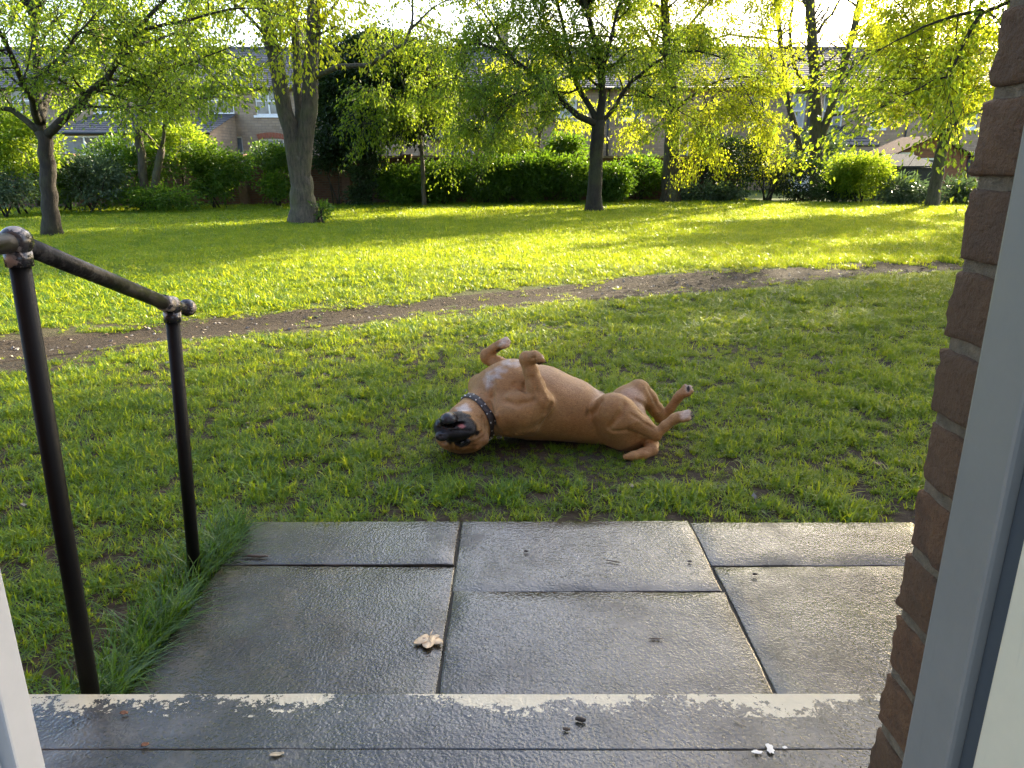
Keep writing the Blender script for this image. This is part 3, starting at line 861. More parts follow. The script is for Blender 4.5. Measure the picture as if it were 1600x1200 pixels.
mb = MB(); mb.box(x0,x1,oY,oY+3,-.2,zt); mb.build('wall', M['garden_brick'], ob)
mb = MB(); mb.box(x0-.12,x1+.12,oY-.15,oY+3.1,zt+.003,zt+.14); mb.build('roof', M['lead'], ob, .01)
mb = MB(); mb.tube([(x0+.05,oY-.06,zt),(x0+.05,oY-.06,0)], .06, 10); mb.build('downpipe', M['gutter'], ob)

# ================================================================== trees and shrubs
def leaves(name, P, D, L, W, mat, parent, droop=0.5, flat=0.6, r=None):
    """P base points (n,3), D rough directions (n,3): one folded leaf per point"""
    r = r or rng
    n = len(P)
    d = D + r.normal(0, .55, (n,3)); d[:,2] -= droop
    d /= np.linalg.norm(d, axis=1, keepdims=True) + 1e-9
    up = np.tile([0,0,1.0],(n,1))*flat + r.normal(0,.6,(n,3))
    s = np.cross(d, up); s /= np.linalg.norm(s, axis=1, keepdims=True) + 1e-9
    nn = np.cross(s, d)
    l = L*r.uniform(.6,1.25,(n,1)); w = W*r.uniform(.6,1.2,(n,1))
    fold = w*r.uniform(.05,.35,(n,1))
    V = np.empty((n,4,3))
    V[:,0] = P
    V[:,1] = P + d*l*.45 + s*w*.5 + nn*fold
    V[:,2] = P + d*l - nn*fold*.8
    V[:,3] = P + d*l*.45 - s*w*.5 + nn*fold
    b = (np.arange(n)*4)[:,None]
    F = np.concatenate([np.stack([b+0,b+1,b+2],-1).reshape(-1,3), np.stack([b+0,b+2,b+3],-1).reshape(-1,3)])
    v = r.random(n); v = np.concatenate([v,v])
    return mesh_np(name, V.reshape(-1,3), F, mat, parent, False, [('v','FACE',v)])

class Tree:
    def __init__(self, seed, n1=7, n2=7, l1=1.3, l2=.55, nleaf=16, spread=.10, up=.15, droop2=.25, rmin=.006):
        self.r = random.Random(seed); self.np = np.random.default_rng(seed)
        self.mb = MB(); self.P = []; self.D = []
        self.n1,self.n2,self.l1,self.l2,self.nleaf,self.spread,self.up,self.droop2,self.rmin = n1,n2,l1,l2,nleaf,spread,up,droop2,rmin
    def walk(self, p, d, L, n, wob, bend):
        pts = [p.copy()]; d = d.normalized()
        for i in range(n):
            d = (d + Vector((self.r.gauss(0,wob),self.r.gauss(0,wob),self.r.gauss(0,wob)+bend))).normalized()
            p = p + d*(L/n); pts.append(p.copy())
        return pts
    def limb(self, pts, r0, r1, sides=8, kids=1.0, t0=.25, wob=0.04):
        # resample through the given points with a little irregularity
        q = []
        for i in range(len(pts)-1):
            k = max(2, int((pts[i+1]-pts[i]).length/.35))
            for j in range(k):
                t = j/k
                a = pts[max(0,i-1)]; b = pts[i]; c = pts[i+1]; d = pts[min(len(pts)-1,i+2)]
                q.append(.5*((2*b)+(c-a)*t+(2*a-5*b+4*c-d)*t*t+(3*b-a-3*c+d)*t**3))
        q.append(pts[-1].copy())
        n = len(q)
        rad = [r0+(r1-r0)*(i/(n-1))**.8 for i in range(n)]
        for i in range(1,n): q[i] = q[i] + Vector((self.r.gauss(0,wob),self.r.gauss(0,wob),self.r.gauss(0,wob)))*.5
        self.mb.tube(q, rad, sides, bump=.06)
        if kids <= 0: return
        L = sum((q[i+1]-q[i]).length for i in range(n-1))
        m = max(2, int(self.n1*kids*L/2.5))
        for c in range(m+1):
            t = t0+(1-t0)*(c+self.r.random()*.8)/(m+.8) if c < m else 1.0
            i = min(n-2, int(t*(n-1))); p = q[i].lerp(q[i+1], min(1,t*(n-1)-i))
            tan = (q[i+1]-q[i]).normalized()
            if c == m: d = tan; l = self.l1*.8
            else:
                side = Vector((self.r.gauss(0,1),self.r.gauss(0,1),self.r.gauss(0,.7)+self.up)); side -= tan*side.dot(tan)
                if side.length < .1: continue
                d = tan*self.r.uniform(.25,.8) + side.normalized()
                l = self.l1*self.r.uniform(.55,1.15)*(1.15-.45*t)
            self.branch(p, d, l, max(self.rmin*2.2, rad[i]*.42))
    def branch(self, p, d, l, r):
        pts = self.walk(p, d, l, 5, .13, .03*(1-self.droop2))
        r = min(r, .05)
        self.mb.tube(pts, [r,r*.8,r*.62,r*.5,r*.4,r*.28], 5, False)
        for c in range(self.n2+1):
            t = .18+.82*(c/self.n2); i = min(4,int(t*5)); q = pts[i].lerp(pts[i+1], min(1,t*5-i))
            tan = (pts[i+1]-pts[i]).normalized()
            side = Vector((self.r.gauss(0,1),self.r.gauss(0,1),self.r.gauss(0,.8)-.1))
            dd = tan*.7+side.normalized()*.9 if c < self.n2 else tan
            tw = self.walk(q, dd, self.l2*self.r.uniform(.5,1.2), 3, .2, -self.droop2*.45)
            self.mb.tube(tw, [self.rmin*1.2,self.rmin,self.rmin*.8,self.rmin*.5], 3, False)
            k = int(self.nleaf*self.r.uniform(.6,1.3))
            for a in range(k):
                t2 = (.15+.85*self.r.random())*3; j = min(2,int(t2))
                z = tw[j].lerp(tw[j+1], t2-j)
                self.P.append((z.x+self.r.gauss(0,self.spread),z.y+self.r.gauss(0,self.spread),z.z+self.r.gauss(0,self.spread)-.02))
                o_ = (tw[j+1]-tw[j]).normalized(); self.D.append((o_.x,o_.y,o_.z))
    def trunk(self, pts, r0, r1, flare=1.5, sides=14):
        q = []; rad = []
        n = len(pts)-1
        for i in range(n):
            for j in range(5):
                t = j/5; q.append(pts[i].lerp(pts[i+1],t))
        q.append(pts[-1])
        for i,p in enumerate(q):
            t = i/(len(q)-1); h = p.z-q[0].z
            rad.append((r0+(r1-r0)*t)*(1+(flare-1)*math.exp(-max(0,h)/.18)))
        for i in range(1,len(q)): q[i] = q[i]+Vector((self.r.gauss(0,.012),self.r.gauss(0,.012),0))
        q[0] = q[0]-Vector((0,0,.12))
        self.mb.tube(q, rad, sides, bump=.05)
    def done(self, name, label, base, bark, leaf, L, W, droop=.6, cat='tree', group=None, maxleaf=None):
        t = empty(name, base); tag(t, label, cat, group)
        self.mb.build('trunk', bark, t)
        P = np.array(self.P); D = np.array(self.D)
        if maxleaf and len(P) > maxleaf:
            k = self.np.choice(len(P), maxleaf, False); P, D = P[k], D[k]
        if len(P): leaves('crown', P, D, L, W, leaf, t, droop, .6, self.np)
        print(name, len(P), 'leaves')
        return t
def pl(Y, *pts): return [at(x,y,Y+(d[0] if d else 0)) for x,y,*d in pts]
GRP = 'broadleaf trees on the lawn'

# dark forked tree at the left
T = Tree(11, n1=9, n2=9, l1=1.25, l2=.55, nleaf=23)
T.trunk(pl(15,(82,368),(76,290),(68,205)), .155,.135)
T.limb(pl(15,(69,215),(105,180,-.2),(135,150,-.3),(165,120,-.5),(190,85,-.5),(205,55,-.6),(262,-5,-.8),(300,-60,-1)), .095,.025)
T.limb(pl(15,(64,212),(58,150,.3),(60,90,.6),(50,20,.8),(45,-70,1)), .105,.035)
T.limb(pl(15,(60,205),(20,175,.2),(-20,160,.2),(-80,120,0)), .075,.02)
T.limb(pl(15,(120,170,-.25),(190,165,-.8),(250,160,-1.2)), .024,.008, 6, .7)
T.limb(pl(15,(140,145,-.35),(200,128,-.1),(255,110,.1),(330,85,.3)), .035,.01, 6)
T.limb(pl(15,(205,58,-.6),(260,40,-.9),(320,25,-1.1),(385,10,-1.3)), .04,.012, 6)
T.limb(pl(15,(64,190),(90,120,1.2),(120,40,2),(150,-40,2.5)), .08,.02)
T.limb(pl(15,(60,190),(30,110,-1.2),(-10,30,-2),(-40,-40,-2.4)), .08,.02)
T.limb(pl(15,(190,85,-.5),(240,60,.6),(300,50,1.6)), .04,.01,6)
T.limb(pl(15,(58,120,.4),(120,60,-.8),(150,20,-1.4)), .04,.01,6)
f_ = at(55,30,15.6)
for e_ in ((-1.5,-1.2,5.6),(1.6,-.8,6.2),(.6,1.8,6.8),(-.5,.4,7.8),(2.8,.6,4.4),(-2.8,.5,3.6),(1.4,-2.2,4.2),(2.4,1.2,7.0)):
    T.limb([f_, f_+Vector(e_)*.5+Vector((0,0,.4)), f_+Vector(e_)], .07,.02,6,1.2)
T.done('broadleaf_tree','dark trunked tree forking low at the far left of the lawn', gnd(82,368), M['bark_dark'], M['leaf_spring'], .078,.046, group=GRP)

# thick grey three-stemmed tree
T = Tree(12, n1=5, n2=7, l1=1.1, l2=.6, nleaf=15, droop2=.6)
T.trunk(pl(18,(477,348),(473,310),(470,280),(468,245)), .33,.20, 1.35)
T.limb(pl(18,(470,310),(465,265),(453,205),(439,140),(424,70),(410,0),(398,-70)), .235,.12, 14, .9, .65)
T.limb(pl(18,(467,260),(466,140,.3),(462,60,.5),(455,-50,.7)), .12,.08, 10, .8, .55)
T.limb(pl(18,(472,310),(474,265),(479,200),(485,130),(489,50),(496,-60)), .225,.13, 14, .9, .65)
T.limb(pl(18,(484,125),(530,104,-.3),(575,101,-.5),(620,75,-.6),(640,55,-.6),(645,20,-.7),(640,-20,-.8)), .07,.02, 8, .8, .3)
T.limb(pl(18,(642,45,-.6),(665,20,-.6),(695,2,-.7)), .03,.01, 6, .6)
T.limb(pl(18,(420,60),(380,20,-.8),(340,-20,-1.2)), .05,.02, 6)
T.limb(pl(18,(489,60),(520,10,.7),(560,-40,1.2)), .06,.02, 6)
T.limb(pl(18,(450,10),(455,40,-1.0),(450,70,-1.5)), .03,.01, 6, 1.3, .2)
T.limb(pl(18,(480,-20),(490,10,-1.0),(480,50,-1.4)), .03,.01, 6, 1.0, .2)
for f_ in (at(398,-70,18), at(496,-60,18), at(455,-50,18.7)):
    for e_ in ((-1.9,-.8,3.4),(1.7,-.6,3.8),(.2,1.6,5.0),(-.4,-1.3,6.0),(-1.3,.5,7.4),(.9,.6,7.6)):
        T.limb([f_, f_+Vector(e_)*.5+Vector((0,0,.3)), f_+Vector(e_)], .09,.02,6,1.5)
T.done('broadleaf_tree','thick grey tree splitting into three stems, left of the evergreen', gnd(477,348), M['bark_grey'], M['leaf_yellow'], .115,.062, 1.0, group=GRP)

# spreading slim tree in the middle
T = Tree(13, n1=12, n2=9, l1=1.4, l2=.6, nleaf=24, droop2=.5)
T.trunk(pl(22,(928,331),(931,260),(935,188)), .21,.185, 1.6)
T.limb(pl(22,(933,196),(905,180,-.2),(850,130,-.4),(800,92,-.6),(750,70,-.8),(705,75,-.9)), .11,.025)
T.limb(pl(22,(934,192),(912,150,.3),(895,115,.5),(885,60,.6),(870,0,.7),(860,-60,.8)), .10,.03)
T.limb(pl(22,(936,195),(940,130),(932,70,-.3),(915,10,-.4),(900,-60,-.5)), .13,.04)
T.limb(pl(22,(937,192),(960,168,.3),(985,130,.5),(1040,90,.7),(1090,80,.9),(1140,95,1.0)), .08,.02)
T.limb(pl(22,(938,140),(950,80,-.6),(965,20,-1),(985,-50,-1.3)), .08,.03)
T.limb(pl(22,(850,130,-.4),(800,150,-1.0),(760,175,-1.3),(735,215,-1.4)), .035,.01, 6, 1.2)
T.limb(pl(22,(890,145,-.3),(840,142,-1.2),(800,165,-1.8),(780,190,-2)), .03,.01, 6)
T.limb(pl(22,(800,92,-.6),(770,40,-.2),(740,0,0),(720,-40,.2)), .04,.012, 6)
T.limb(pl(22,(980,135,.5),(1020,150,-.2),(1060,170,-.5)), .035,.01, 6)
T.limb(pl(22,(750,72,-.8),(715,110,-1),(700,160,-1.1)), .03,.01, 6, 1.3)
T.limb(pl(22,(900,120,.5),(840,60,1.5),(800,10,2.2)), .05,.015, 6)
f_ = at(915,10,21.8)
for e_ in ((-1.8,-.8,1.6),(1.6,.8,2.0),(.2,1.6,2.6),(-.6,-1.6,2.8),(-2.6,.6,1.2),(2.4,-.6,1.4),(.4,0,3.4)):
    T.limb([f_, f_+Vector(e_)*.5+Vector((0,0,.3)), f_+Vector(e_)], .07,.02,6,1.5)
T.done('broadleaf_tree','slim dark tree with wide drooping crown in the middle of the lawn', gnd(928,331), M['bark_dark'], M['leaf_spring'], .092,.052, .8, group=GRP)

# brown trunk behind it, bright yellow-green foliage
T = Tree(14, n1=12, n2=9, l1=1.4, l2=.6, nleaf=23, droop2=.6)
T.trunk(pl(27,(1047,317),(1050,240),(1052,170)), .33,.24, 1.35)
T.limb(pl(27,(1052,180),(1046,100),(1040,30),(1036,-50)), .22,.10, 10, .9)
T.limb(pl(27,(1050,175),(1095,140,-.5),(1150,120,-.9),(1200,125,-1.2)), .07,.02, 8)
T.limb(pl(27,(1047,120),(1090,75,-.6),(1140,55,-1),(1190,60,-1.4)), .07,.02, 8)
T.limb(pl(27,(1045,90),(1085,30,.4),(1120,-10,.8)), .08,.03, 8)
T.limb(pl(27,(1050,150),(1020,150,-.6),(990,190,-1.2)), .05,.015, 6)
T.limb(pl(27,(1150,120,-.9),(1175,160,-1.4),(1190,200,-1.6)), .03,.01, 6, 1.2)
T.limb(pl(27,(1095,140,-.5),(1110,190,-1.5),(1095,235,-2)), .03,.01, 6, 1.2)
T.limb(pl(27,(1046,100),(1010,50,.4),(980,0,.8)), .07,.02, 8)
T.limb(pl(27,(1190,60,-1.4),(1205,20,-1.4),(1215,-30,-1.4)), .03,.01, 6)
f_ = at(1038,-10,27)
for e_ in ((-2.2,-.8,1.2),(2.2,.8,1.4),(.2,2.0,2.0),(-.8,-2.0,2.2),(-1.6,1.0,3.0),(1.6,-.9,3.0),(.4,0,3.8),(3.2,-.4,.9),(-3.2,.3,.8)):
    T.limb([f_, f_+Vector(e_)*.5+Vector((0,0,.3)), f_+Vector(e_)], .09,.02,6,1.9)
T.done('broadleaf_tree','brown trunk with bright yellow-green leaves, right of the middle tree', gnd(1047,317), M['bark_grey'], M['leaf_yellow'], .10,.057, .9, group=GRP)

# sunlit tree at the right
T = Tree(15, n1=13, n2=9, l1=1.25, l2=.6, nleaf=32, droop2=.4)
T.trunk(pl(24,(1456,323),(1464,270),(1474,220)), .19,.16, 1.25)
T.limb(pl(24,(1474,228),(1468,180,.2),(1462,120,.3),(1455,50,.4),(1450,-40,.4)), .12,.04)
T.limb(pl(24,(1476,225),(1492,180,-.3),(1505,120,-.4),(1515,50,-.4),(1520,-40,-.5)), .11,.03)
T.limb(pl(24,(1472,210),(1440,175,-.5),(1410,150,-.8),(1385,140,-1)), .06,.015)
T.limb(pl(24,(1478,205),(1515,180,.4),(1550,165,.6),(1600,150,.8)), .06,.015)
T.limb(pl(24,(1464,140,.3),(1425,100,.9),(1395,60,1.3),(1380,20,1.5)), .05,.015)
T.limb(pl(24,(1500,140,-.4),(1465,110,-1.4),(1430,90,-2)), .045,.015)
T.limb(pl(24,(1458,80,.3),(1420,30,-.6),(1390,-10,-1)), .05,.015)
T.limb(pl(24,(1510,90,-.4),(1550,60,.4),(1590,40,1)), .05,.015)
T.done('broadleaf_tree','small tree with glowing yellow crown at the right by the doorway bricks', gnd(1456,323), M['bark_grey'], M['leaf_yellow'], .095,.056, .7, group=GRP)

# nearly bare multi-stemmed tree
T = Tree(16, n1=9, n2=5, l1=1.6, l2=.9, nleaf=3.2, up=.6, droop2=0.0, rmin=.009)
T.trunk(pl(29,(1275,322),(1276,270),(1275,225)), .26,.24, 1.2)
T.limb(pl(29,(1275,235),(1273,120),(1266,20),(1262,-70)), .24,.15, 10, 1, .35)
T.limb(pl(29,(1277,235),(1300,165,-.2),(1322,90,-.3),(1342,10,-.4),(1355,-60,-.4)), .19,.10, 10, 1, .3)
T.limb(pl(29,(1310,130,-.2),(1350,90,-.5),(1380,60,-.7)), .07,.02, 6)
T.limb(pl(29,(1274,150),(1245,110,.5),(1235,50,.8),(1240,-20,1)), .09,.04, 8)
T.limb(pl(29,(1252,240,.3),(1228,140,.5),(1220,70,.6),(1212,-30,.7)), .14,.08, 8, 1, .35)
T.limb(pl(29,(1229,145,.5),(1205,90,.2),(1190,30,0)), .06,.02, 6)
T.limb(pl(29,(1300,180,-.2),(1330,175,-.8),(1365,160,-1.3),(1400,152,-1.6)), .045,.012, 6)
T.limb(pl(29,(1268,60),(1300,20,.3),(1325,-30,.5)), .07,.03, 6)
T.done('bare_tree','nearly bare tree with several leaning stems in front of the slate roof', gnd(1275,322), M['bark_grey'], M['leaf_yellow'], .11,.06, .5, group=GRP)

# dark evergreen with ivy clad trunk
def blob_tree(name, label, base, blobs, nclump, nper, sig, L, W, mat, bark, stems, cat='tree', group=None, droop=.4, shell=.55, seed=1, part='crown'):
    r = np.random.default_rng(seed)
    t = empty(name, base); tag(t, label, cat, group)
    if stems:
        mb = MB()
        for pts, r0, r1 in stems:
            n = len(pts); mb.tube(pts, [r0+(r1-r0)*i/(n-1) for i in range(n)], 8, bump=.08)
        mb.build('trunk' if cat == 'tree' else 'stem', bark, t)
    P = []; D = []
    vol = np.array([b[1][0]*b[1][1]*b[1][2] for b in blobs])**.67; vol /= vol.sum()
    for (c, s), f in zip(blobs, vol):
        k = max(3, int(nclump*f))
        u = r.normal(0,1,(k,3)); u /= np.linalg.norm(u,axis=1,keepdims=True)
        rad = (shell+(1-shell)*r.random((k,1)))*r.uniform(.85,1.12,(k,1))
        cc = np.array(c)+u*rad*np.array(s)
        pp = np.repeat(cc, nper, 0); q = r.normal(0,sig,pp.shape); q[:,2] *= .7
        P.append(pp+q); D.append(np.repeat(u, nper, 0)+q/sig*.5)
    P = np.concatenate(P); D = np.concatenate(D)
    keep = P[:,2] > .02
    leaves(part, P[keep], D[keep], L, W, mat, t, droop, .7, r)
    return t
def bl(x,y,Y,sx,sy,sz): return (tuple(at(x,y,Y)), (sx,sy,sz))
g0 = at(570,318,24.5)
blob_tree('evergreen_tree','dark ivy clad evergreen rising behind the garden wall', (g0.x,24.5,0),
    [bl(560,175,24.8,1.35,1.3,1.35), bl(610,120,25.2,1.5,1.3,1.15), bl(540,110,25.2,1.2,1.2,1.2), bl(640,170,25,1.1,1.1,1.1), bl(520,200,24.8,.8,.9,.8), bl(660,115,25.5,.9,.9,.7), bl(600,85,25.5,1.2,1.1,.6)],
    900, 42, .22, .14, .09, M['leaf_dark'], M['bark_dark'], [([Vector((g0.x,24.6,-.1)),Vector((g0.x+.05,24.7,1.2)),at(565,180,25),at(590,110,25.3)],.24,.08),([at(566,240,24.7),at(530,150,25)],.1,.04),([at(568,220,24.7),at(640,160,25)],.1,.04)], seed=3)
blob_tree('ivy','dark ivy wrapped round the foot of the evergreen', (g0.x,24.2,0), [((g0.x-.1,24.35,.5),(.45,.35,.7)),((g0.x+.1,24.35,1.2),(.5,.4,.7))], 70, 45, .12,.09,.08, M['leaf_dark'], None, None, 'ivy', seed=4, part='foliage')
# feathery lighter tree overlapping the evergreen
T = Tree(21, n1=12, n2=8, l1=1.1, l2=.55, nleaf=18, droop2=.8)
b0 = gnd(655,318); Y_ = 24.0
T.trunk([Vector((at(662,310,Y_).x,Y_,0)), at(660,250,Y_), at(655,200,Y_)], .07,.06,1.2,8)
for q in ([(655,205),(640,160,-.3),(620,110,-.5),(600,70,-.7)], [(655,205),(665,150,.2),(672,100,.4),(680,60,.5)], [(655,200),(630,190,-.6),(600,185,-1),(575,195,-1.3)], [(658,210),(690,180,-.5),(715,190,-.8)], [(645,170,-.3),(610,150,-.9),(585,140,-1.4)]):
    T.limb(pl(Y_,*q), .045,.012, 6, 1.2, .15)
T.done('young_tree','feathery light green young tree in front of the dark evergreen', Vector((at(662,310,Y_).x,Y_,0)), M['bark_grey'], M['leaf_spring'], .11,.055, .9)
# twin stemmed small tree by the left wall
T = Tree(22, n1=10, n2=7, l1=1.0, l2=.5, nleaf=14, droop2=.4)
Y_ = 22.0; bx = gnd(232,322)
T.trunk(pl(Y_,(226,322),(222,250),(216,200)), .13,.11,1.1,10)
T.trunk(pl(Y_,(236,322),(245,270),(252,230)), .12,.10,1.1,10)
for q in ([(252,235),(258,190),(262,140,.3),(265,90,.5)], [(256,200),(275,170,-.3),(300,155,-.5),(345,150,-.7)], [(248,235),(225,205,-.3),(205,185,-.5)], [(216,205),(215,150,.2),(210,90,.4),(215,40,.5)], [(262,130,.3),(300,100,.2),(340,95,.1),(375,110,0)], [(215,150,.2),(180,110,0),(150,90,-.2)], [(265,90,.5),(300,50,.5),(330,0,.6)]):
    T.limb(pl(Y_,*q), .06,.014, 6, 1.0, .3)
T.done('young_tree','twin stemmed small tree standing against the left garden wall', Vector((bx.x,22,0)), M['bark_grey'], M['leaf_spring'], .13,.075, .8)
# light sapling in front of the middle houses
T = Tree(23, n1=9, n2=7, l1=1.1, l2=.6, nleaf=11, droop2=.9)
Y_ = 29.5
T.trunk([Vector((at(838,300,Y_).x,Y_,0)), at(840,240,Y_), at(846,190,Y_)], .08,.06,1.2,8)
for q in ([(846,195),(850,150,.2),(842,100,.3),(846,50,.4)], [(844,205),(815,180,-.3),(790,175,-.5)], [(846,200),(870,185,.2),(895,190,.3)], [(848,160),(880,120,0),(905,110,0)], [(848,150),(815,120,.4),(790,110,.6)]):
    T.limb(pl(Y_,*q), .045,.012, 6, 1.1, .2)
T.done('young_tree','thin pale leaved sapling behind the hedge in the middle', Vector((at(838,300,Y_).x,Y_,0)), M['bark_grey'], M['leaf_yellow'], .15,.08, 1.1)

# tall trees beside the lawn, out of the picture on the right, that shade the near grass
def side_tree(seed, x, y, h0, reach, top, label, leaf='leaf_spring', L=.125, extra=None, nleaf=34, kids=1.25, reachout=()):
    T = Tree(seed, n1=7, n2=8, l1=1.7, l2=.8, nleaf=nleaf, spread=.16)
    b = Vector((x,y,0)); f = Vector((x,y,h0))
    T.trunk([b, b.lerp(f,.5), f], .27,.22,1.4)
    for k in range(8):
        an = k*2*math.pi/8+seed; rr = reach*T.r.uniform(.75,1.05)
        e = f+Vector((math.cos(an)*rr, math.sin(an)*rr, (top-h0)*T.r.uniform(.25,.6)))
        m_ = f.lerp(e,.5)+Vector((0,0,.7)); T.limb([f-Vector((0,0,.2)),m_,e], .11,.03,8,kids)
    for k in range(4):
        an = k*math.pi/2+.4; e = f+Vector((math.cos(an)*reach*.4,math.sin(an)*reach*.4,(top-h0)*T.r.uniform(.85,1)))
        T.limb([f-Vector((0,0,.2)),f.lerp(e,.5)+Vector((0,0,.4)),e], .12,.03,8,kids)
    for e in reachout:
        e = Vector(e); T.limb([f-Vector((0,0,.1)), f.lerp(e,.5)+Vector((0,0,.9)), e], .12,.03,8,1.3)
    for pts,r0 in (extra or []): T.limb(pts, r0, .012, 8, .22, .6)
    return T.done('broadleaf_tree', label, b, M['bark_dark'], M[leaf], L,L*.6, .5, group=GRP)
exb = [([Vector((10.2,12.6,4.2)), at(1575,5,12.2), at(1530,20,12.0), at(1470,30,11.9), at(1425,55,11.8)], .07),
       ([at(1535,18,12.0), at(1505,70,11.9), at(1480,115,11.8), at(1440,135,11.7)], .035)]
side_tree(31, 10.4, 12.4, 3.6, 3.6, 10.6, 'tall tree beside the doorway whose lowest bough dips into the top right corner', L=.092, nleaf=46, extra=exb, reachout=((3.6,12.6,6.0),(4.6,14.8,6.6),(5.0,10.6,6.2),(3.2,10.6,5.8),(5.6,12.2,7.6),(6.2,14.6,8.2),(6.6,13.0,10.4),(8.2,14.6,11.2),(5.2,13.8,9.0)))
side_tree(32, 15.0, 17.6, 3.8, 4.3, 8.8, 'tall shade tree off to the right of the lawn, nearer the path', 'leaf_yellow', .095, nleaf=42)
side_tree(33, 18.6, 21.6, 3.8, 4.2, 9.2, 'tall shade tree off to the right near the sheds')
side_tree(34, 9.3, 7.6, 3.8, 3.0, 8.4, 'tall shade tree off to the right closest to the house wall')

# ------------------------------------------------------------------ hedges, bushes
def bush(label, x, y, Y, sx, sy, sz, mat, n, L, W, name='bush', sig=.13, nper=34, seed=None, stems=3, group=None, droop=.2, base=None, shell=.6, extra=None):
    c = at(x,y,Y); seed = seed or int(x*7+y)
    r = random.Random(seed)
    blobs = [((c.x,c.y,c.z),(sx,sy,sz))]
    for k in range(4):
        a = r.uniform(0,6.28); blobs.append(((c.x+math.cos(a)*sx*.55, c.y+math.sin(a)*sy*.5, c.z+r.uniform(-.15,.5)*sz),(sx*.55,sy*.6,sz*.6)))
    for e in (extra or []): blobs.append(e)
    st = []
    for k in range(stems):
        a = r.uniform(0,6.28)
        st.append(([Vector((c.x+r.uniform(-.15,.15),c.y+r.uniform(-.1,.1),-.05)), Vector((c.x+math.cos(a)*sx*.3,c.y+math.sin(a)*sy*.3,max(.2,c.z*.6))), Vector((c.x+math.cos(a)*sx*.6,c.y+math.sin(a)*sy*.6,c.z+sz*.4))],.03,.008))
    return blob_tree(name, label, (c.x,c.y,0), blobs, n, nper, sig, L, W, mat, M['bark_dark'], st, 'bush', group, droop, shell, seed, 'foliage')
bush('bright yellow-green shrub behind the far left trunk', 20,240,20.5,1.2,1.0,1.35,M['leaf_spring'],210,.12,.07)
bush('low dark shrub at the left picture edge', 5,300,19.5,.7,.6,.55,M['leaf_grey'],80,.11,.05)
bush('grey-green shrub right of the far left trunk', 140,282,21.3,.95,.7,.75,M['leaf_grey'],150,.11,.05)
bush('dark green shrub between the left trunk and the grey-green shrub', 98,285,21.8,.6,.6,.6,M['leaf_green'],70,.12,.07)
bush('dark climbing ivy over the wall behind the twin stems', 195,260,22.6,1.6,.45,.8,M['leaf_hedge'],170,.11,.07)
bush('low ground cover at the foot of the twin stemmed tree', 240,312,21.6,1.5,.5,.28,M['leaf_green'],110,.10,.05,stems=0)
bush('sunlit hedge top rising above the left wall', 275,222,23.4,1.0,.5,.5,M['leaf_spring'],110,.10,.06)
bush('dark hedge clump covering the wall left of the thick tree', 335,268,23.1,1.0,.5,.85,M['leaf_hedge'],210,.10,.065)
bush('ivy tuft on the wall beside the thick grey trunk', 425,248,24.2,.75,.4,.4,M['leaf_hedge'],90,.10,.065)
bush('thin bushy growth at the wall foot left of the thick trunk', 432,292,23.8,.45,.3,.5,M['leaf_green'],50,.11,.06)
bush('ivy hanging over the wall right of the thick trunk', 520,248,24.8,.6,.4,.35,M['leaf_dark'],70,.10,.07)
bush('small sprouting plant at the foot of the thick trunk', 497,330,17.9,.22,.2,.22,M['leaf_hedge'],14,.12,.05,sig=.07,nper=16)
HG = 'laurel bushes along the back of the lawn'
for x,y,Y,sx,sz,lab in ((625,288,24.6,.75,.55,'laurel bush at the left end of the hedge, under the feathery tree'),(690,284,25.2,.9,.65,'second laurel bush from the left in the back hedge'),
                  (760,280,25.6,1.0,.75,'third laurel bush from the left in the back hedge'),(830,279,25.9,1.0,.75,'broad laurel bush under the pale sapling'),
                  (893,280,26.0,.95,.72,'laurel bush just left of the slim middle trunk'),(950,288,26.2,.8,.6,'low laurel bush just right of the slim middle trunk')):
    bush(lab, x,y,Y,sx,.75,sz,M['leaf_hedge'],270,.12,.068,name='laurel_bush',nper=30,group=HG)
bush('leafy bright shrub standing above the hedge by the white window', 885,240,27.5,.6,.5,.6,M['leaf_hedge'],70,.15,.08)
bush('tall shrub above the hedge behind the sapling', 800,240,27.5,.7,.5,.6,M['leaf_spring'],80,.13,.07)
bush('brown-green thicket between the two middle trunks', 1005,275,27.5,.8,.6,.75,M['leaf_green'],110,.11,.05)
bush('low ferny plants at the foot of the dark thicket', 1105,303,27.0,1.1,.5,.28,M['leaf_grey'],90,.16,.06,stems=0)
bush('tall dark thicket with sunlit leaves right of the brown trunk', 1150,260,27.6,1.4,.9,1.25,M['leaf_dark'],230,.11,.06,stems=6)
bush('sparse yellow-leaved shrub over the dark thicket', 1205,250,27.0,1.3,.7,1.1,M['leaf_yellow'],95,.10,.055,stems=7,nper=16,sig=.2,shell=.3)
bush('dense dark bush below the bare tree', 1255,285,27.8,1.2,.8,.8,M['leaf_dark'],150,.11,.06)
bush('grey-green shrub in front of the slate hipped bay', 1275,238,30.0,1.0,.7,.9,M['leaf_grey'],120,.13,.05)
bush('rounded yellow-green bush left of the black store', 1345,275,26.0,1.0,.8,.72,M['leaf_spring'],300,.10,.062)
bush('pale leafy plants in front of the black store', 1418,303,25.4,.85,.5,.45,M['leaf_grey'],80,.20,.07,sig=.16,nper=22)
bush('pale leafy plants right of the small yellow tree', 1495,303,25.6,.75,.5,.42,M['leaf_grey'],70,.20,.07,sig=.16,nper=22)
bush('dark low bush between the rounded bush and the bare tree', 1305,303,26.6,.7,.5,.4,M['leaf_dark'],80,.11,.06)
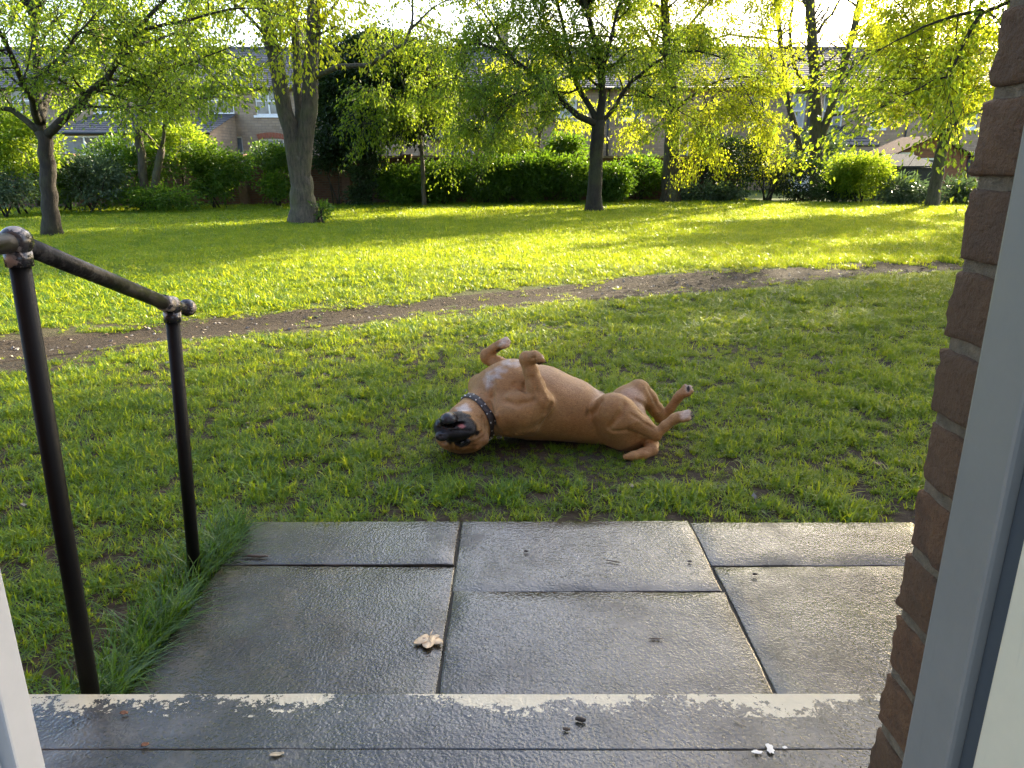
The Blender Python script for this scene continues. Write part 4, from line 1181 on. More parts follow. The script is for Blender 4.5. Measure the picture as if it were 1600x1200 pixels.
# wall-side sapling with thin pale trunk at the left edge
mbs = MB(); mbs.tube(pl(20.8,(62,322),(52,260),(42,205),(35,150)), [.06,.05,.045,.03], 8)
sp_ = empty('sapling', (at(62,322,20.8).x,20.8,0)); tag(sp_, 'thin bare leaning sapling stem left of the dark forked trunk', 'sapling'); mbs.build('stem', M['bark_grey'], sp_)

# ================================================================== the dog, lying on its back
def Z(x, y, Y): return np.array(at(640+x/3.3333, 500+y/3.3333, Y))
def H(x, y, Y): return np.array(at(640+x/7.27, 580+y/7.27, Y))
def C(x, y, Y): return np.array(at(740+x/10., 515+y/10., Y))

class SDF:
    def __init__(self, lo, hi, h):
        self.lo = np.array(lo); self.h = h
        self.n = np.ceil((np.array(hi)-self.lo)/h).astype(int)+1
        self.F = np.full(self.n, .5, np.float32)
        self.ax = [self.lo[i]+h*np.arange(self.n[i]) for i in range(3)]
    def _win(self, lo, hi):
        a = np.clip(np.floor((lo-self.lo)/self.h).astype(int), 0, self.n-1); b = np.clip(np.ceil((hi-self.lo)/self.h).astype(int)+1, 1, self.n)
        sl = tuple(slice(a[i],b[i]) for i in range(3))
        X,Y,Zz = np.meshgrid(self.ax[0][sl[0]], self.ax[1][sl[1]], self.ax[2][sl[2]], indexing='ij')
        return sl, X, Y, Zz
    def _blend(self, sl, d, k, sub):
        a = self.F[sl]
        if sub:
            h = np.clip(.5-.5*(a+d)/k, 0, 1); self.F[sl] = a*(1-h)-d*h+k*h*(1-h)
        else:
            h = np.clip(.5+.5*(d-a)/k, 0, 1); self.F[sl] = d*(1-h)+a*h-k*h*(1-h)
    def cone(self, a, b, ra, rb, k=.03, sub=False):
        """capsule with two radii"""
        a = np.asarray(a,float); b = np.asarray(b,float); m = max(ra,rb)+2.5*k+.02
        sl,X,Y,Zz = self._win(np.minimum(a,b)-m, np.maximum(a,b)+m)
        d = b-a; L2 = max(1e-9,(d*d).sum())
        t = np.clip(((X-a[0])*d[0]+(Y-a[1])*d[1]+(Zz-a[2])*d[2])/L2, 0, 1)
        q = np.sqrt((X-a[0]-t*d[0])**2+(Y-a[1]-t*d[1])**2+(Zz-a[2]-t*d[2])**2)-(ra+(rb-ra)*t)
        self._blend(sl, q, k, sub)
    def chain(self, pts, rad, k=.03):
        for i in range(len(pts)-1): self.cone(pts[i],pts[i+1],rad[i],rad[i+1],k)
    def ell(self, c, s, k=.03, sub=False, rot=None):
        c = np.asarray(c,float); s = np.asarray(s,float); m = s.max()+2.5*k+.02
        sl,X,Y,Zz = self._win(c-m, c+m)
        P_ = np.stack([X-c[0],Y-c[1],Zz-c[2]],-1)
        if rot is not None: P_ = P_ @ np.array(rot)
        k0 = np.sqrt(((P_/s)**2).sum(-1)); k1 = np.sqrt(((P_/s**2)**2).sum(-1))+1e-9
        self._blend(sl, k0*(k0-1)/k1, k, sub)
    def sample(self, P_):
        q = (np.asarray(P_)-self.lo)/self.h
        i = np.clip(np.floor(q).astype(int), 0, self.n-2); f = q-i; r = 0
        for dx in (0,1):
            for dy in (0,1):
                for dz in (0,1):
                    w = (f[...,0] if dx else 1-f[...,0])*(f[...,1] if dy else 1-f[...,1])*(f[...,2] if dz else 1-f[...,2])
                    r = r + w*self.F[i[...,0]+dx,i[...,1]+dy,i[...,2]+dz]
        return r
    def nets(self):
        """surface nets: one vertex for each cell the surface crosses"""
        F = self.F; s = F < 0
        c = [s[dx:self.n[0]-1+dx, dy:self.n[1]-1+dy, dz:self.n[2]-1+dz] for dx in (0,1) for dy in (0,1) for dz in (0,1)]
        tot = sum(q.astype(np.int8) for q in c); act = (tot > 0) & (tot < 8)
        I = np.argwhere(act); vid = np.full(act.shape, -1, int); vid[act] = np.arange(len(I))
        acc = np.zeros((len(I),3)); cnt = np.zeros(len(I))
        cor = [(dx,dy,dz) for dx in (0,1) for dy in (0,1) for dz in (0,1)]
        for p in range(8):
            for q in range(p+1,8):
                a, b = np.array(cor[p]), np.array(cor[q])
                if np.abs(a-b).sum() != 1: continue
                fa = F[I[:,0]+a[0],I[:,1]+a[1],I[:,2]+a[2]]; fb = F[I[:,0]+b[0],I[:,1]+b[1],I[:,2]+b[2]]
                x = (fa < 0) != (fb < 0)
                t = np.where(x, fa/(fa-fb+1e-12), 0)
                acc[x] += (a+(b-a)*t[:,None])[x]; cnt[x] += 1
        V = self.lo+self.h*(I+acc/cnt[:,None])
        Q = []
        for axis in range(3):
            o1, o2 = (axis+1) % 3, (axis+2) % 3
            sh = list(self.n); 
            A = [slice(None)]*3; B = [slice(None)]*3
            A[axis] = slice(0,-1); B[axis] = slice(1,None)
            A[o1] = B[o1] = slice(1,-1); A[o2] = B[o2] = slice(1,-1)
            sa, sb = s[tuple(A)], s[tuple(B)]
            E = np.argwhere(sa != sb); flip = sa[sa != sb]
            E[:,o1] += 1; E[:,o2] += 1
            def g(d1,d2):
                e = E.copy(); e[:,o1] -= d1; e[:,o2] -= d2
                return vid[e[:,0],e[:,1],e[:,2]]
            q = np.stack([g(1,1),g(0,1),g(0,0),g(1,0)],1)
            q[~flip] = q[~flip][:,::-1]
            Q.append(q)
        Q = np.concatenate(Q); Q = Q[(Q >= 0).all(1)]
        return V, Q

D = SDF((-.52,3.24,-.02),(1.08,4.22,.68), .0052)
# trunk: chest, ribs, waist, pelvis
D.chain([Z(455,450,3.78),Z(555,420,3.80),Z(690,432,3.81),Z(840,470,3.80),Z(950,510,3.79),Z(1090,560,3.79),Z(1160,580,3.79)],
        [.135,.200,.192,.163,.130,.114,.098], .05)
D.ell(Z(520,330,3.78),(.15,.13,.12),.06)                      # breastbone
D.ell(Z(420,370,3.83),(.10,.12,.11),.05)                      # far shoulder
D.cone(Z(385,390,3.83),Z(370,345,3.93),.07,.07,.05)
# neck
D.chain([H(690,610,3.66),Z(360,500,3.70),Z(440,460,3.77)],[.105,.114,.130],.04)
# near fore leg
D.chain([Z(515,480,3.65),Z(590,470,3.62),Z(690,430,3.60)],[.105,.098,.062],.035)
D.cone(Z(520,540,3.66),Z(620,540,3.64),.07,.06,.03)
D.cone(Z(690,425,3.60),Z(722,428,3.585),.05,.026,.02)          # elbow point
D.chain([Z(676,410,3.60),Z(655,340,3.615),Z(632,270,3.63),Z(612,215,3.64),Z(607,200,3.64)],[.056,.046,.037,.033,.035],.02)
D.cone(Z(610,198,3.64),Z(650,192,3.615),.034,.030,.015)
D.cone(Z(650,192,3.615),Z(672,200,3.60),.031,.027,.012)
for dx,dy,dz in ((0,0,0),(8,8,-.018),(3,-8,.02),(-10,16,-.012)):
    D.cone(Z(660,198,3.61+dz),Z(684+dx,204+dy,3.60+dz),.017,.0145,.004)
# far fore leg
D.chain([C(560,640,3.93),C(390,545,3.96),C(240,455,3.985)],[.055,.042,.035],.02)
D.ell(C(205,415,3.985),(.038,.036,.040),.02)
D.chain([C(215,380,3.985),C(330,290,3.97),C(420,235,3.955)],[.032,.026,.028],.014)
for dx,dy,dz in ((0,-40,.012),(30,-5,-.008),(10,45,-.02),(-30,60,-.03)):
    D.cone(C(400,245,3.958),C(505+dx,195+dy,3.95+dz),.024,.0165,.004)
# near hind leg
D.chain([Z(1125,570,3.70),Z(1075,500,3.655),Z(1040,462,3.635)],[.122,.108,.078],.035)
D.cone(Z(1010,480,3.66),Z(1080,450,3.63),.06,.062,.03)
D.chain([Z(1060,470,3.63),Z(1150,515,3.61),Z(1220,555,3.60),Z(1280,588,3.585)],[.075,.060,.043,.029],.025)
D.cone(Z(1160,590,3.68),Z(1230,580,3.62),.072,.035,.03)
D.cone(Z(1270,590,3.585),Z(1290,608,3.58),.03,.021,.012)
D.chain([Z(1285,598,3.58),Z(1330,552,3.58),Z(1380,515,3.58),Z(1405,505,3.575)],[.026,.025,.027,.029],.012)
for dx,dy,dz in ((6,-16,.012),(10,2,-.004),(2,18,-.016),(-22,22,-.02)):
    D.cone(Z(1398,505,3.576),Z(1446+dx,497+dy,3.57+dz),.024,.0155,.004)
# far hind leg
D.chain([Z(1120,520,3.88),Z(1140,430,3.91),Z(1190,368,3.93)],[.115,.095,.058],.035)
D.chain([Z(1195,365,3.93),Z(1240,410,3.94),Z(1285,470,3.945),Z(1318,507,3.94)],[.058,.050,.040,.029],.02)
D.cone(Z(1300,512,3.94),Z(1318,522,3.94),.028,.022,.012)
D.chain([Z(1320,510,3.94),Z(1360,460,3.93),Z(1395,408,3.92),Z(1410,390,3.915)],[.027,.024,.025,.028],.012)
for dx,dy,dz in ((-10,-14,.012),(12,-10,-.002),(18,8,-.015),(8,22,-.02)):
    D.cone(Z(1408,392,3.915),Z(1446+dx,362+dy,3.91+dz),.023,.0155,.004)
# rump, sheath, tail
D.ell(Z(1190,565,3.78),(.075,.10,.085),.04)
D.cone(Z(1060,455,3.79),Z(985,392,3.80),.03,.021,.02)
D.chain([Z(1170,612,3.73),Z(1225,622,3.67),Z(1262,648,3.60),Z(1260,676,3.55),Z(1215,698,3.515),Z(1165,708,3.495),Z(1125,714,3.485)],[.042,.037,.034,.032,.029,.024,.015],.012)
# head, upside down, muzzle towards the camera
D.ell(H(605,700,3.60),(.128,.115,.108),.03)
D.ell(H(660,540,3.62),(.10,.10,.085),.04)
D.ell(H(740,690,3.58),(.065,.09,.085),.03)                      # cheek
D.ell(H(470,760,3.54),(.075,.075,.055),.03)                     # brow
D.ell(H(505,640,3.48),(.100,.095,.066),.02)                     # muzzle
D.ell(H(640,665,3.455),(.052,.055,.040),.012)                   # hanging lips
D.ell(H(345,630,3.445),(.030,.05,.042),.012)
D.ell(H(480,700,3.425),(.075,.045,.030),.012)
D.cone(H(640,560,3.55),H(445,545,3.44),.050,.036,.012)          # lower jaw
D.ell(H(440,545,3.425),(.042,.040,.034),.010)
D.cone(H(640,560,3.50),H(700,620,3.50),.030,.028,.015)
D.ell(H(512,618,3.40),(.072,.055,.0095),.008,True)              # mouth slit
D.ell(H(368,740,3.392),(.036,.024,.026),.004)                   # nose
for nx__ in (345,400): D.ell(H(nx__,746,3.366),(.0085,.012,.007),.003,True)
D.cone(H(470,690,3.395),H(470,650,3.39),.004,.004,.008,True)    # lip cleft
for ex in (375,592): D.ell(H(ex,808,3.47),(.022,.022,.015),.01,True)
D.cone(H(560,850,3.47),H(650,800,3.475),.012,.010,.012)         # brow folds
D.cone(H(560,880,3.49),H(690,830,3.49),.013,.010,.012)
D.cone(H(470,800,3.455),H(480,870,3.48),.010,.010,.012)
# ear folded under the cheek
D.chain([H(850,700,3.57),H(840,770,3.535),H(760,850,3.52),H(700,895,3.53)],[.022,.028,.022,.012],.008)
D.cone(H(700,800,3.485),H(800,770,3.50),.010,.012,.010)
# skin folds: grooves and ridges laid on the surface
def hit(p0, step=.002, far=1.4):
    """first surface point on the line of sight through p0"""
    e = np.array([0,0,EYE]); d = np.asarray(p0)-e; d = d/np.linalg.norm(d)
    t_ = np.arange(3.3, 4.7, step); pp = e+d*t_[:,None]; f = D.sample(pp); k = np.argmax(f < 0)
    return pp[k] if (f < 0).any() else np.asarray(p0)
def fold(pts, r, k=.010, sub=True, off=.0):
    e = np.array([0,0,EYE]); q = []
    for p in pts:
        h_ = hit(p); d = (e-h_)/np.linalg.norm(e-h_); q.append(h_+d*off)
    for a_,b_ in zip(q[:-1],q[1:]): D.cone(a_,b_,r,r,k,sub)
y0_ = 3.6
fold([Z(560,592,y0_),Z(620,582,y0_),Z(665,545,y0_),Z(700,490,y0_),Z(738,440,y0_)], .013, .012)
fold([Z(585,575,y0_),Z(640,560,y0_),Z(690,490,y0_)], .014, .03, False, -.006)
fold([Z(600,335,y0_),Z(597,370,y0_),Z(600,395,y0_)], .010, .012)
fold([Z(545,330,y0_),Z(580,365,y0_)], .006, .016)
fold([Z(430,330,y0_),Z(432,400,y0_),Z(440,470,y0_)], .009, .016)
fold([Z(418,430,y0_),Z(440,500,y0_),Z(478,595,y0_)], .011, .012)
fold([Z(436,420,y0_),Z(458,500,y0_),Z(498,590,y0_)], .008, .016, False, .0)
fold([Z(400,440,y0_),Z(425,520,y0_),Z(450,600,y0_)], .006, .014)
fold([Z(940,490,y0_),Z(965,470,y0_),Z(990,425,y0_)], .012, .024)
fold([Z(1060,580,y0_),Z(1130,575,y0_),Z(1200,598,y0_),Z(1240,612,y0_)], .006, .016)
fold([Z(1150,540,y0_),Z(1200,520,y0_),Z(1250,545,y0_)], .004, .018, False, -.001)
fold([Z(1240,470,y0_),Z(1262,500,y0_)], .007, .012)
fold([Z(1190,470,y0_),Z(1225,500,y0_)], .004, .012)
fold([Z(1225,645,y0_),Z(1262,640,y0_)], .003, .006); fold([Z(1222,662,y0_),Z(1258,662,y0_)], .003, .006); fold([Z(1215,676,y0_),Z(1245,684,y0_)], .003, .006)
fold([H(830,520,y0_),H(868,620,y0_),H(862,740,y0_)], .009, .010)
fold([H(770,520,y0_),H(830,610,y0_),H(835,690,y0_)], .005, .010)
fold([H(690,745,y0_),H(760,740,y0_),H(820,700,y0_)], .009, .010)
fold([H(700,820,y0_),H(770,800,y0_),H(830,755,y0_)], .009, .010)
fold([H(640,860,y0_),H(720,845,y0_)], .007, .008)
fold([H(300,640,y0_),H(365,650,y0_),H(440,670,y0_),H(600,672,y0_),H(700,680,y0_)], .004, .008)
fold([Z(500,420,y0_),Z(560,440,y0_),Z(640,420,y0_)], .004, .03)
fold([Z(520,400,y0_),Z(580,395,y0_),Z(610,410,y0_)], .008, .03, False, -.005)
fold([Z(660,290,y0_),Z(690,360,y0_),Z(718,412,y0_)], .004, .018, False, -.001)
fold([Z(640,300,y0_),Z(660,370,y0_)], .005, .016)
fold([Z(1040,560,y0_),Z(1090,500,y0_),Z(1120,440,y0_)], .004, .03)
fold([Z(1150,490,y0_),Z(1210,525,y0_),Z(1262,560,y0_)], .003, .016)
fold([Z(1240,350,y0_),Z(1275,420,y0_),Z(1300,470,y0_)], .005, .014)
fold([Z(1180,420,y0_),Z(1220,440,y0_),Z(1250,490,y0_)], .006, .02)
fold([C(880,470,y0_),C(960,430,y0_)], .004, .008); fold([C(960,430,y0_),C(975,520,y0_)], .004, .008)
V, Q = D.nets()
# light relaxation
nb_s = np.zeros_like(V); nb_c = np.zeros(len(V))
for it in range(2):
    nb_s[:] = 0; nb_c[:] = 0
    for i in range(4):
        j = (i+1) % 4
        np.add.at(nb_s, Q[:,i], V[Q[:,j]]); np.add.at(nb_c, Q[:,i], 1); np.add.at(nb_s, Q[:,j], V[Q[:,i]]); np.add.at(nb_c, Q[:,j], 1)
    V = V*.5+.5*nb_s/nb_c[:,None]

# coat markings, from position on the body
def sm(x, a, b): t = np.clip((x-a)/(b-a), 0, 1); return t*t*(3-2*t)
def near(c, s): c = np.asarray(c); return np.sqrt((((V-c)/np.asarray(s))**2).sum(1))
nz = fbm(V[:,0]*38+7, V[:,2]*38+V[:,1]*29, 4)-.47
nz2 = fbm(V[:,0]*9+3, V[:,2]*9+V[:,1]*7, 3)-.45
col = np.tile(np.array([.315,.172,.066]),(len(V),1))
def paint(mask, c):
    global col
    mask = np.clip(mask,0,1)[:,None]; col = col*(1-mask)+np.array(c)*mask
paint((nz2*1.2+.25)*.6, (.225,.110,.038))
paint((nz*2)*.5, (.40,.235,.100))
bel = (1-sm(near(Z(780,300,3.80),(.30,.16,.16)),.55,1.1)); paint(bel*.35, (.42,.28,.18))
paint((1-sm(near(Z(960,430,3.80),(.14,.13,.10)),.5,1.1))*.8, (.36,.27,.22))
paint((1-sm(near(Z(1160,440,3.82),(.10,.10,.13)),.55,1.1))*.75, (.44,.31,.22))
paint(1-sm(near(Z(985,386,3.80),(.022,.022,.022))+nz,.7,1.3), (.10,.06,.045))
# white star and stripe on the chest, white throat
c1,c2,c3,c4,c5 = (hit(Z(418,300,3.6)),hit(Z(410,325,3.6)),hit(Z(462,296,3.6)),hit(Z(470,262,3.6)),hit(Z(520,226,3.6)))
w = near(c1,(.036,.06,.034)); w = np.minimum(w, near(c2,(.024,.06,.032))); w = np.minimum(w, near(c3,(.026,.06,.013))); w = np.minimum(w, near(c4,(.036,.06,.018))); w = np.minimum(w, near(c5,(.055,.07,.012)))
paint((1-sm(w+nz*1.3+nz2*.4,.2,1.4))*.75, (.44,.39,.35))
paint((1-sm(near(hit(H(605,425,3.56)),(.040,.05,.020))+nz*1.2,.35,1.25))*.85, (.52,.46,.41))
# paler toes, dark pads
for c_,s_ in ((C(520,185,3.95),.045),(Z(1455,350,3.91),.035),(Z(1440,490,3.57),.042),(Z(690,195,3.60),.022)):
    paint((1-sm(near(c_,(s_,s_,s_))+nz*1.4,.35,1.3))*.75, (.47,.38,.31))
for c_,s_ in ((Z(1462,385,3.905),(.030,.03,.022)),(Z(1450,360,3.90),(.010,.02,.02)),(Z(1452,520,3.565),(.03,.02,.012)),(Z(1470,492,3.56),(.009,.02,.014)),(Z(684,222,3.595),(.026,.03,.012)),(C(470,300,3.94),(.035,.03,.010)),(C(400,335,3.94),(.02,.03,.01))):
    paint(1-sm(near(c_,s_)+nz*.6,.75,1.2), (.020,.015,.013))
paint((1-sm(near(Z(1210,690,3.57),(.12,.12,.08)),.6,1.1))*.5, (.30,.14,.055))
paint((1-sm(near(hit(H(600,870,3.5)),(.13,.10,.06))+nz,.5,1.2))*.75, (.20,.085,.026))
paint((1-sm(near(hit(H(800,790,3.5)),(.05,.06,.05))+nz,.5,1.2))*.5, (.19,.085,.03))
# black mask
mk = np.minimum(near(H(505,625,3.44),(.112,.105,.083)), near(H(375,760,3.44),(.058,.06,.048)))
mk = np.minimum(mk, near(H(590,806,3.47),(.043,.05,.030))); mk = np.minimum(mk, near(H(640,680,3.45),(.068,.07,.05)))
mk = np.minimum(mk, near(H(480,745,3.44),(.08,.06,.035)))
paint((1-sm(mk+nz*.5,.86,1.12)), (.006,.0055,.006))
paint(1-sm(near(H(440,545,3.40),(.040,.05,.034)),.8,1.1), (.026,.026,.030))
paint(1-sm(near(H(368,740,3.385),(.036,.04,.025)),.8,1.05), (.020,.020,.023))
paint(1-sm(near(H(765,700,3.50),(.012,.05,.016)),.7,1.2), (.012,.010,.010))
paint(1-sm(near(H(590,622,3.43),(.024,.03,.008)),.7,1.1), (.30,.10,.095))
wet = 1-sm(np.minimum(near(H(420,560,3.40),(.07,.07,.05)), near(H(372,738,3.39),(.036,.04,.026))),.8,1.15)
m, nt, b, o = newmat('short_fawn_coat')
a = nd(nt,'ShaderNodeAttribute',attribute_name='coat'); a2 = nd(nt,'ShaderNodeAttribute',attribute_name='wet')
v = coords(nt,'Object',(1,1,1)); f1 = noise(nt, coords(nt,'Object',(.3,1,1)), 190, 5, .7); f2 = noise(nt, v, 60, 5, .6)
c = mixc(nt, .34, a.outputs['Color'], ramp(nt, f1, [(.3,(.15,.15,.15)),(.7,(1,1,1))]), 'OVERLAY')
c = mixc(nt, .18, c, ramp(nt, f2, [(.3,(.2,.2,.2)),(.7,(.9,.9,.9))]), 'OVERLAY')
nt.links.new(c, b.inputs['Base Color'])
nt.links.new(ramp(nt, a2.outputs['Fac'], [(0.0,.58),(1.0,.17)]), b.inputs['Roughness'])
b.inputs['Specular IOR Level'].default_value = .35
b.inputs['Sheen Weight'].default_value = .03; b.inputs['Sheen Roughness'].default_value = .35
b.inputs['Subsurface Weight'].default_value = 0.0
nb = bump(nt, None, f2, .18, .006); bump(nt, b, f1, .40, .004, prev=nb)
M['coat'] = m
db = np.array(at(800,690,3.8)); dog = empty('dog', (float(db[0]),3.78,0))
tag(dog, 'fawn short haired dog with black muzzle lying on its back on the grass', 'dog')
rgba = np.concatenate([col, np.ones((len(V),1))],1)
body = mesh_np('body', V, Q, M['coat'], dog, True, [('coat','POINT',rgba),('wet','POINT',wet)])
# short fur: single flat hairs lying back along the body
nf = 90000; fr = np.random.default_rng(55)
qa = Q[fr.integers(0,len(Q),nf)]; wq = fr.dirichlet((1,1,1),nf)
fp = (V[qa[:,:3]]*wq[:,:,None]).sum(1); fc = (col[qa[:,:3]]*wq[:,:,None]).sum(1); fwet = wet[qa[:,0]]
e_ = .006; fn = np.stack([D.sample(fp+np.eye(3)[i]*e_)-D.sample(fp-np.eye(3)[i]*e_) for i in range(3)],1); fn /= np.linalg.norm(fn,axis=1,keepdims=True)+1e-9
ok = (fwet < .2) & (fp[:,2] > .0); fp,fc,fn = fp[ok],fc[ok],fn[ok]; nf = len(fp)
fd = np.tile([1.0,.1,-.35],(nf,1)); hd_ = fp[:,0] < -.16; fd[hd_] = [.6,.7,.3]
fd += fr.normal(0,.22,(nf,3)); fd -= fn*(fd*fn).sum(1,keepdims=True); fd /= np.linalg.norm(fd,axis=1,keepdims=True)+1e-9
fl_ = fr.uniform(.006,.011,(nf,1)); fs_ = np.cross(fn,fd)*fr.uniform(.0006,.0011,(nf,1))
FV = np.stack([fp-fs_-fn*.0005, fp+fs_-fn*.0005, fp+fd*fl_+fn*fl_*.20],1).reshape(-1,3)
FF = np.arange(nf*3).reshape(-1,3); fcol = np.clip(fc*fr.uniform(.62,1.42,(nf,1)),0,1)
m, nt, b, o = newmat('fur_hair')
a = nd(nt,'ShaderNodeAttribute',attribute_name='coat'); nt.links.new(a.outputs['Color'], b.inputs['Base Color']); b.inputs['Roughness'].default_value = .5; b.inputs['Specular IOR Level'].default_value = .3
fur = mesh_np('fur', FV, FF, m, body, False, [('coat','FACE',np.concatenate([fcol,np.ones((nf,1))],1))])
fur['kind'] = 'stuff'
M['eye'] = simple('dark_eye', (.012,.007,.004), .06, var=.1, bstr=0)
for ex in (592,):
    mb = MB(); mb.sphere(H(ex,808,3.478), .015, 16, 10); mb.build('eye', M['eye'], dog)
M['claw'] = simple('dark_claw', (.03,.022,.018), .4, bstr=0)
for tip, dr in ((Z(1466,352,3.908),(.014,-.01,.004)),(Z(1476,372,3.895),(.014,-.008,-.004)),(Z(1466,484,3.58),(.015,-.006,.004)),(Z(1470,500,3.565),(.015,-.006,-.003)),(Z(1462,516,3.555),(.013,-.006,-.007)),
                (C(560,170,3.96),(.012,-.006,.006)),(C(570,205,3.94),(.014,-.006,-.002)),(Z(702,208,3.60),(.012,-.006,-.007)),(Z(706,220,3.585),(.012,-.006,-.008))):
    p = Vector(tip); d = Vector(dr)*.8
    mb = MB(); mb.tube([p-d*1.2,p,p+d*.8], [.005,.0042,.0012], 6); mb.build('claw', M['claw'], dog)
# collar: a band laid on the neck
cc = Vector(H(765,500,3.685)); ax_ = (Vector(Z(470,440,3.77))-Vector(H(600,650,3.60))).normalized()
ax_ = (ax_ + Vector((.10,.05,.0))).normalized()
u_ = ax_.cross(Vector((0,0,1))).normalized(); w_ = u_.cross(ax_)
def skin(c, d):
    lo_, hi_ = 0.0, .22
    ts = np.linspace(.02,.22,81); pp = np.array([list(c+d*float(t)) for t in ts]); f = D.sample(pp)
    i = np.argmax(f > 0) if (f > 0).any() else 80
    return float(ts[i])
NB = 64; rr = np.array([[skin(cc+ax_*o_, u_*math.cos(2*math.pi*k/NB)+w_*math.sin(2*math.pi*k/NB)) for k in range(NB)] for o_ in (-.019,.019)])
rr = np.clip(rr, np.median(rr)*.85, np.median(rr)*1.22)
for it in range(6): rr = .5*rr+.25*(np.roll(rr,1,1)+np.roll(rr,-1,1))
def cpt(k, s, off):
    a_ = 2*math.pi*k/NB; r_ = rr[0,int(k)%NB]*(1-s)+rr[1,int(k)%NB]*s
    return cc+ax_*(-.019+.038*s)+(u_*math.cos(a_)+w_*math.sin(a_))*(r_+off)
vs, fs = [], []
prof = [(0,0.0),(0,.0055),(.5,.0068),(1,.0055),(1,0.0)]
for k in range(NB):
    for s_,o_ in prof: vs.append(cpt(k,s_,o_))
for k in range(NB):
    for j in range(4): fs.append((k*5+j, ((k+1)%NB)*5+j, ((k+1)%NB)*5+j+1, k*5+j+1))
mbc = MB(); mbc.add(vs, fs, True)
m, nt, b, o = newmat('collar_webbing')
n = noise(nt, worldpos(nt), 260, 3); nt.links.new(ramp(nt, n, [(.35,(.018,.015,.014)),(.7,(.06,.05,.047))]), b.inputs['Base Color']); b.inputs['Roughness'].default_value = .6; bump(nt,b,n,.5,.003)
col_o = empty('dog_collar', tuple(cc)); tag(col_o, "dark webbing collar with metal studs round the dog's neck", 'collar')
mbc.build('strap', m, col_o)
M['chrome'] = simple('worn_metal', (.55,.53,.50), .3, 1.0, .15, 40, 0)
ks = list(range(0,NB,4))
for k in ks:
    for s_ in (.18,.82):
        p = cpt(k, s_, .006); mb = MB(); mb.sphere(p, .0048, 8, 6); mb.build('stud', M['chrome'], col_o)
for k in (NB*0.60, NB*.66, NB*.78, NB*.84):
    p0, p1 = cpt(k,.04,.008), cpt(k,.96,.008); mb = MB(); mb.tube([p0,p0.lerp(p1,.5),p1], .0042, 8); mb.build('buckle_bar', M['chrome'], col_o)

# where the dog presses the grass down
foot = (D.F[:,:,:9].min(2) < -.004)
def under_dog(x, y):
    i = np.clip(((x-D.lo[0])/D.h).astype(int),0,D.n[0]-1); j = np.clip(((y-D.lo[1])/D.h).astype(int),0,D.n[1]-1)
    ins = (x > D.lo[0])&(x < D.lo[0]+D.h*(D.n[0]-1))&(y > D.lo[1])&(y < D.lo[1]+D.h*(D.n[1]-1))
    return ins & foot[i,j]

# ================================================================== grass
m, nt, b, o = newmat('grass_blade')
oi = nd(nt,'ShaderNodeObjectInfo'); at_ = nd(nt,'ShaderNodeAttribute',attribute_name='v')
v = worldpos(nt); patch = noise(nt, v, 1.4, 4); patch2 = noise(nt, v, 6.0, 3)
mixv = mth(nt,'ADD', mth(nt,'MULTIPLY',oi.outputs['Random'],.35), mth(nt,'ADD', mth(nt,'MULTIPLY',at_.outputs['Fac'],.25), mth(nt,'ADD', mth(nt,'MULTIPLY',patch,.45), mth(nt,'MULTIPLY',patch2,.25))))
base = ramp(nt, mixv, [(.36,(.024,.088,.010)),(.68,(.060,.165,.015)),(.92,(.125,.215,.027)),(1.0,(.28,.28,.10))])
tr = ramp(nt, mixv, [(.32,(.20,.29,.009)),(.60,(.40,.48,.012)),(.85,(.58,.60,.018)),(.97,(.60,.54,.09))])
nt.links.new(base, b.inputs['Base Color']); b.inputs['Roughness'].default_value = .38; b.inputs['Specular IOR Level'].default_value = .38
t = nd(nt,'ShaderNodeBsdfTranslucent'); nt.links.new(tr, t.inputs['Color'])
mx = nd(nt,'ShaderNodeMixShader'); mx.inputs[0].default_value = .5
nt.links.new(b.outputs[0], mx.inputs[1]); nt.links.new(t.outputs[0], mx.inputs[2]); nt.links.new(mx.outputs[0], o.inputs['Surface'])
M['grass'] = m
def blades(n, rad, L0, L1, wid, bendmax, r, lean=(0,0), base=None):
    """n bent blades: arrays of verts and faces (7 verts, 2 quads + tip)"""
    a = r.uniform(0,2*np.pi,n); rr_ = rad*np.sqrt(r.random(n)); 
    P0 = np.stack([np.cos(a)*rr_, np.sin(a)*rr_, np.zeros(n)],1) if base is None else base
    az = r.uniform(0,2*np.pi,n); L = r.uniform(L0,L1,n); bend = r.uniform(.15,bendmax,n)
    dx = np.cos(az)*bend+lean[0]; dy = np.sin(az)*bend+lean[1]
    w = wid*r.uniform(.7,1.3,n)
    sx, sy = -np.sin(az+r.normal(0,.5,n)), np.cos(az)
    ts = [0,.4,.75,1.0]; V_ = []
    for t_ in ts:
        k = t_**1.7
        cz = L*(t_ - .42*np.minimum(1.6,np.hypot(dx,dy))*t_*t_*.8)
        c = P0+np.stack([dx*L*k, dy*L*k, np.maximum(cz,.004*t_)],1)
        ww = w*(1-t_**2.2*.98)*.5
        if t_ < 1: V_ += [c+np.stack([sx*ww,sy*ww,ww*0],1), c-np.stack([sx*ww,sy*ww,ww*0],1)]
        else: V_ += [c]
    V_ = np.stack(V_,1)
    b_ = (np.arange(n)*7)[:,None]
    F_ = np.concatenate([b_+np.array([[0,1,3]]),b_+np.array([[0,3,2]]),b_+np.array([[2,3,5]]),b_+np.array([[2,5,4]]),b_+np.array([[4,5,6]])],1).reshape(-1,3)
    return V_.reshape(-1,3), F_, np.repeat(r.random(n),5)
def proto(name, coll, arr, mat):
    V_,F_,a_ = arr
    ob = mesh_np(name, V_, F_, mat, None, False, [('v','FACE',a_)])
    COL.objects.unlink(ob); coll.objects.link(ob)
